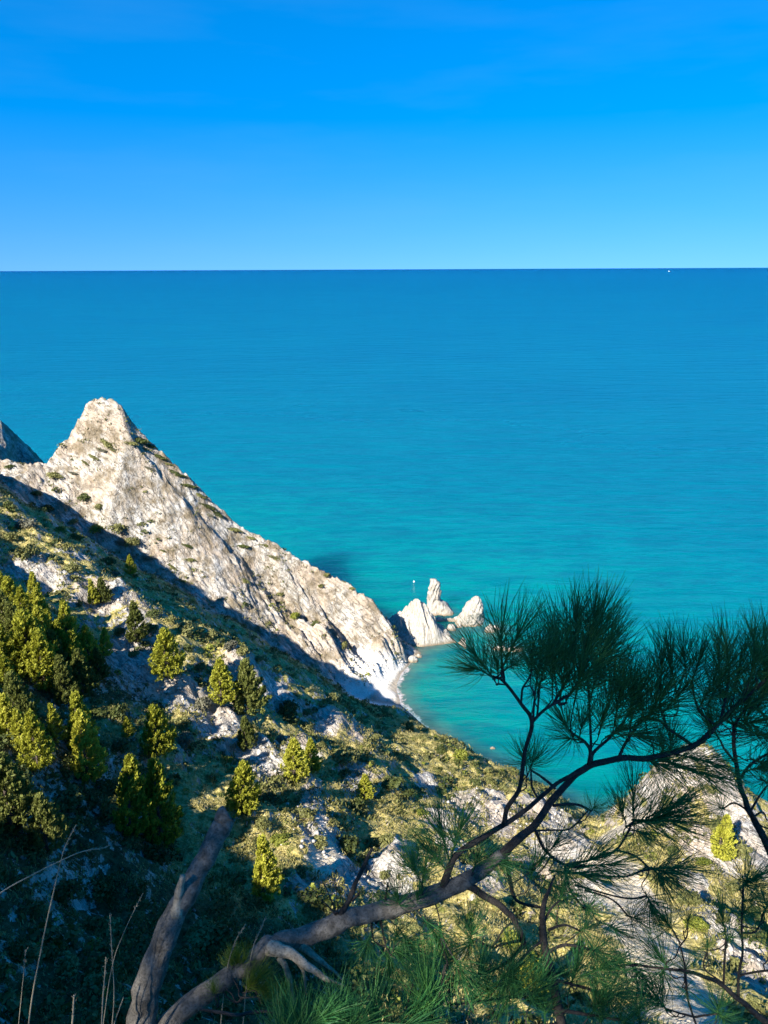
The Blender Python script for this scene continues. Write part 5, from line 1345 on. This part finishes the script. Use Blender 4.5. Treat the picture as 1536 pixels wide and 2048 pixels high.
SIDE_TUFTS = [(1250, 1930, 2.97, -0.8, -0.3, 95, 'star'), (1262, 1930, 2.97, 0.5, -0.75, 100, 'fan'), (1328, 1937, 2.95, -0.2, -0.8, 85, 'star'), (1336, 1936, 2.95, -0.5, 0.7, 80, 'fan'), (1370, 1946, 2.94, 0.15, 0.8, 66, 'star'), (1374, 1975, 2.93, 0.1, -0.5, 52, 'star'), (1334, 2018, 2.92, -0.85, 0.45, 90, 'brush'), (1330, 2016, 2.92, -0.6, 0.75, 75, 'fan'), (1434, 2028, 2.9, 0.3, 0.5, 82, 'star'), (1440, 2030, 2.9, 0.2, -0.2, 70, 'star'),
 (1488, 1768, 2.98, 0.2, 0.7, 88, 'star'), (1486, 1772, 2.98, 0.7, 0.5, 90, 'fan'), (1484, 1832, 2.96, 0.3, 0.7, 74, 'star'), (1490, 1800, 2.97, 0.8, -0.2, 70, 'fan'), (1452, 1874, 2.95, -0.1, 0.95, 72, 'brush'), (1456, 1880, 2.95, 0.6, 0.6, 60, 'star'), (1344, 1858, 2.98, -0.6, 0.8, 90, 'fan'), (1374, 1850, 2.97, 0.05, 1, 40, 'fan'), (1415, 1900, 2.95, 0.1, 1, 45, 'star'), (1530, 1820, 2.98, 0.4, 0.8, 80, 'star'), (1446, 1618, 3.2, -0.5, 0.3, 66, 'star'), (1530, 1860, 2.95, 0.6, -0.2, 80, 'star'), (1540, 1900, 2.9, 0.3, 0.4, 90, 'star'),
 (1530, 1510, 3.22, 0.6, 0.5, 105, 'brush'), (1510, 1520, 3.2, 0.8, -0.3, 100, 'brush'), (1526, 1560, 3.2, 0.7, -0.4, 95, 'brush'), (1500, 1540, 3.2, 0.9, 0.2, 95, 'fan'), (1440, 1480, 3.2, -0.5, 0.6, 90, 'brush'), (1468, 1450, 3.2, -0.3, 0.95, 100, 'brush'), (1520, 1400, 3.24, 0.4, 0.9, 100, 'brush'), (1490, 1424, 3.22, 0.1, 1, 100, 'brush'), (1540, 1440, 3.2, -0.5, 0.5, 110, 'brush'), (1550, 1480, 3.2, -0.6, 0.2, 110, 'brush'), (1545, 1380, 3.2, -0.3, 0.9, 100, 'brush'), (1550, 1700, 3.1, 0.1, 0.9, 80, 'star')]
for x, y, Y, dx, dy, L, k in SIDE_TUFTS:
    b, ax, o = tuft(side, x, y, Y, dx, dy, L, k)
    twig_to(side, b, ax, snodes, o)

# ------------------------------------------------------------------ dry grass stalks on the edge
M_STRAW, _nt, _b, _o = new_mat('dry straw')
_b.inputs['Base Color'].default_value = (0.30, 0.25, 0.17, 1); _b.inputs['Roughness'].default_value = 0.8
def stalk(pts, w, label, head=0.25, seed=0):
    """pts: (px, py, Y) foot to tip; the last part carries a ragged seed head"""
    r = np.random.default_rng(seed)
    path = catmull([W(*q) for q in pts], 6)
    o = empty('grass_stalk', path[0])
    loc = path - path[0]
    s = Soup(); s.tube(loc, np.linspace(w * 0.36 * mpx(path[0]), w * 0.17 * mpx(path[-1]), len(loc)), 5)
    link('stem', s.mesh('stem', M_STRAW), None, o)
    if head:
        hsp = Soup(); n0 = int(len(loc) * (1 - head))
        for k in range(n0, len(loc) - 1):
            d = unit(loc[k + 1] - loc[k])
            for _ in range(5):
                c = loc[k] + (loc[k + 1] - loc[k]) * r.random()
                dd = unit(d + r.normal(0, 0.35, 3)); sd = unit(np.cross(dd, r.normal(0, 1, 3)))
                L = 0.011 + 0.008 * r.random()
                hsp.quads(np.stack([c - sd * 0.0008, c + sd * 0.0008, c + dd * L * 0.6 + sd * 0.0020, c + dd * L], 0)[None])
        link('seed_head', hsp.mesh('seed_head', M_STRAW, False), None, o)
    tag(o, label, 'grass', 'dry grass stalks at the lower left')
stalk([(30, 2400, 1.9), (56, 2060, 2.1), (82, 1900, 2.15), (108, 1780, 2.2), (128, 1700, 2.22), (152, 1650, 2.24)], 5, 'tallest upright dry grass stalk crossing another, far left', 0.22, 1)
stalk([(-260, 1960, 1.9), (-120, 1870, 2.0), (0, 1786, 2.1), (60, 1752, 2.14), (120, 1722, 2.17), (165, 1703, 2.2), (212, 1695, 2.22)], 5, 'dry grass stalk slanting in from the left edge', 0.2, 2)
stalk([(200, 2400, 1.9), (222, 2080, 2.1), (228, 1990, 2.14), (224, 1910, 2.18), (220, 1830, 2.2)], 4, 'thin upright dry stalk right of the tallest one', 0.3, 3)
stalk([(160, 2420, 1.9), (205, 2060, 2.1), (225, 1930, 2.16), (250, 1860, 2.2), (284, 1790, 2.24)], 3, 'fine stalk leaning right toward the sawn stem', 0.15, 4)
stalk([(150, 2400, 1.8), (144, 2090, 2.0), (146, 2030, 2.04), (148, 1990, 2.06)], 8, 'short thick dry stalk at the bottom left', 0.4, 5)
stalk([(190, 2380, 1.85), (204, 2030, 2.06), (208, 1970, 2.1), (212, 1915, 2.12)], 5, 'short ragged seed stalk beside the thin upright one', 0.5, 6)
stalk([(200, 2200, 1.95), (226, 2060, 2.08), (238, 2020, 2.1), (247, 1994, 2.12)], 4, 'pale straight stalk touching the stem at the bottom', 0.0, 7)
stalk([(420, 2300, 2.2), (446, 2000, 2.4), (456, 1930, 2.44), (472, 1880, 2.46), (490, 1850, 2.48)], 4, 'short dry stalk just left of the bent limb', 0.4, 8)
stalk([(470, 2300, 2.2), (490, 2000, 2.4), (505, 1900, 2.44), (520, 1862, 2.46), (530, 1838, 2.48)], 4, 'feathery dry stalk standing behind the bent limb', 0.45, 9)
stalk([(10, 2300, 1.9), (36, 2060, 2.1), (46, 1960, 2.14), (52, 1900, 2.16)], 3, 'faint short stalk in the bottom left corner', 0.3, 10)

# ------------------------------------------------------------------ unseen pine, added behind the photographer to shade the near branches
over = empty('shading_pine', (-6.4, -6.6, ground(-6.4, -6.6) - 0.1))
s_ = Soup(); tp = catmull([(0, 0, -0.6), (0.1, 0, 1.5), (0.5, 0.6, 3.2), (0.9, 1.2, 5.4), (1.1, 1.6, 8.0)], 5); s_.tube(tp, np.linspace(0.17, 0.05, len(tp)), 9, 0.1)
for k in range(9):
    a = k * 2.4; h = 3.4 + 0.5 * k; c = np.array([np.interp(h, tp[:, 2], tp[:, i]) for i in (0, 1)] + [h])
    e = c + np.array([math.cos(a) * 1.9, math.sin(a) * 1.9, 0.5])
    s_.tube(catmull([c, (c + e) / 2 + np.array([0, 0, -0.1]), e], 4), np.linspace(0.05, 0.012, 9), 6)
link('trunk', s_.mesh('trunk', M_BARK), None, over)
s_ = Soup(); r_ = np.random.default_rng(9)
n_ = 25000
cl = np.array([1.1, 1.6, 156.4 - over.location[2]]) + r_.normal(0, 1, (190, 3)) * np.array([1.8, 1.7, 1.3])
c = cl[r_.integers(190, size=n_)] + r_.normal(0, 0.26, (n_, 3))
d = unit(r_.normal(0, 1, (n_, 3)) + np.array([0, 0, 0.4])); sd = unit(np.cross(d, r_.normal(0, 1, (n_, 3))))
s_.quads(np.stack([c - sd * 0.02, c + sd * 0.02, c + d * 0.12 + sd * 0.03, c + d * 0.22], 1))
link('crown', s_.mesh('crown', M_NEEDLE, False), None, over)
tag(over, 'unseen pine added behind the viewpoint to shade the near branches', 'tree')
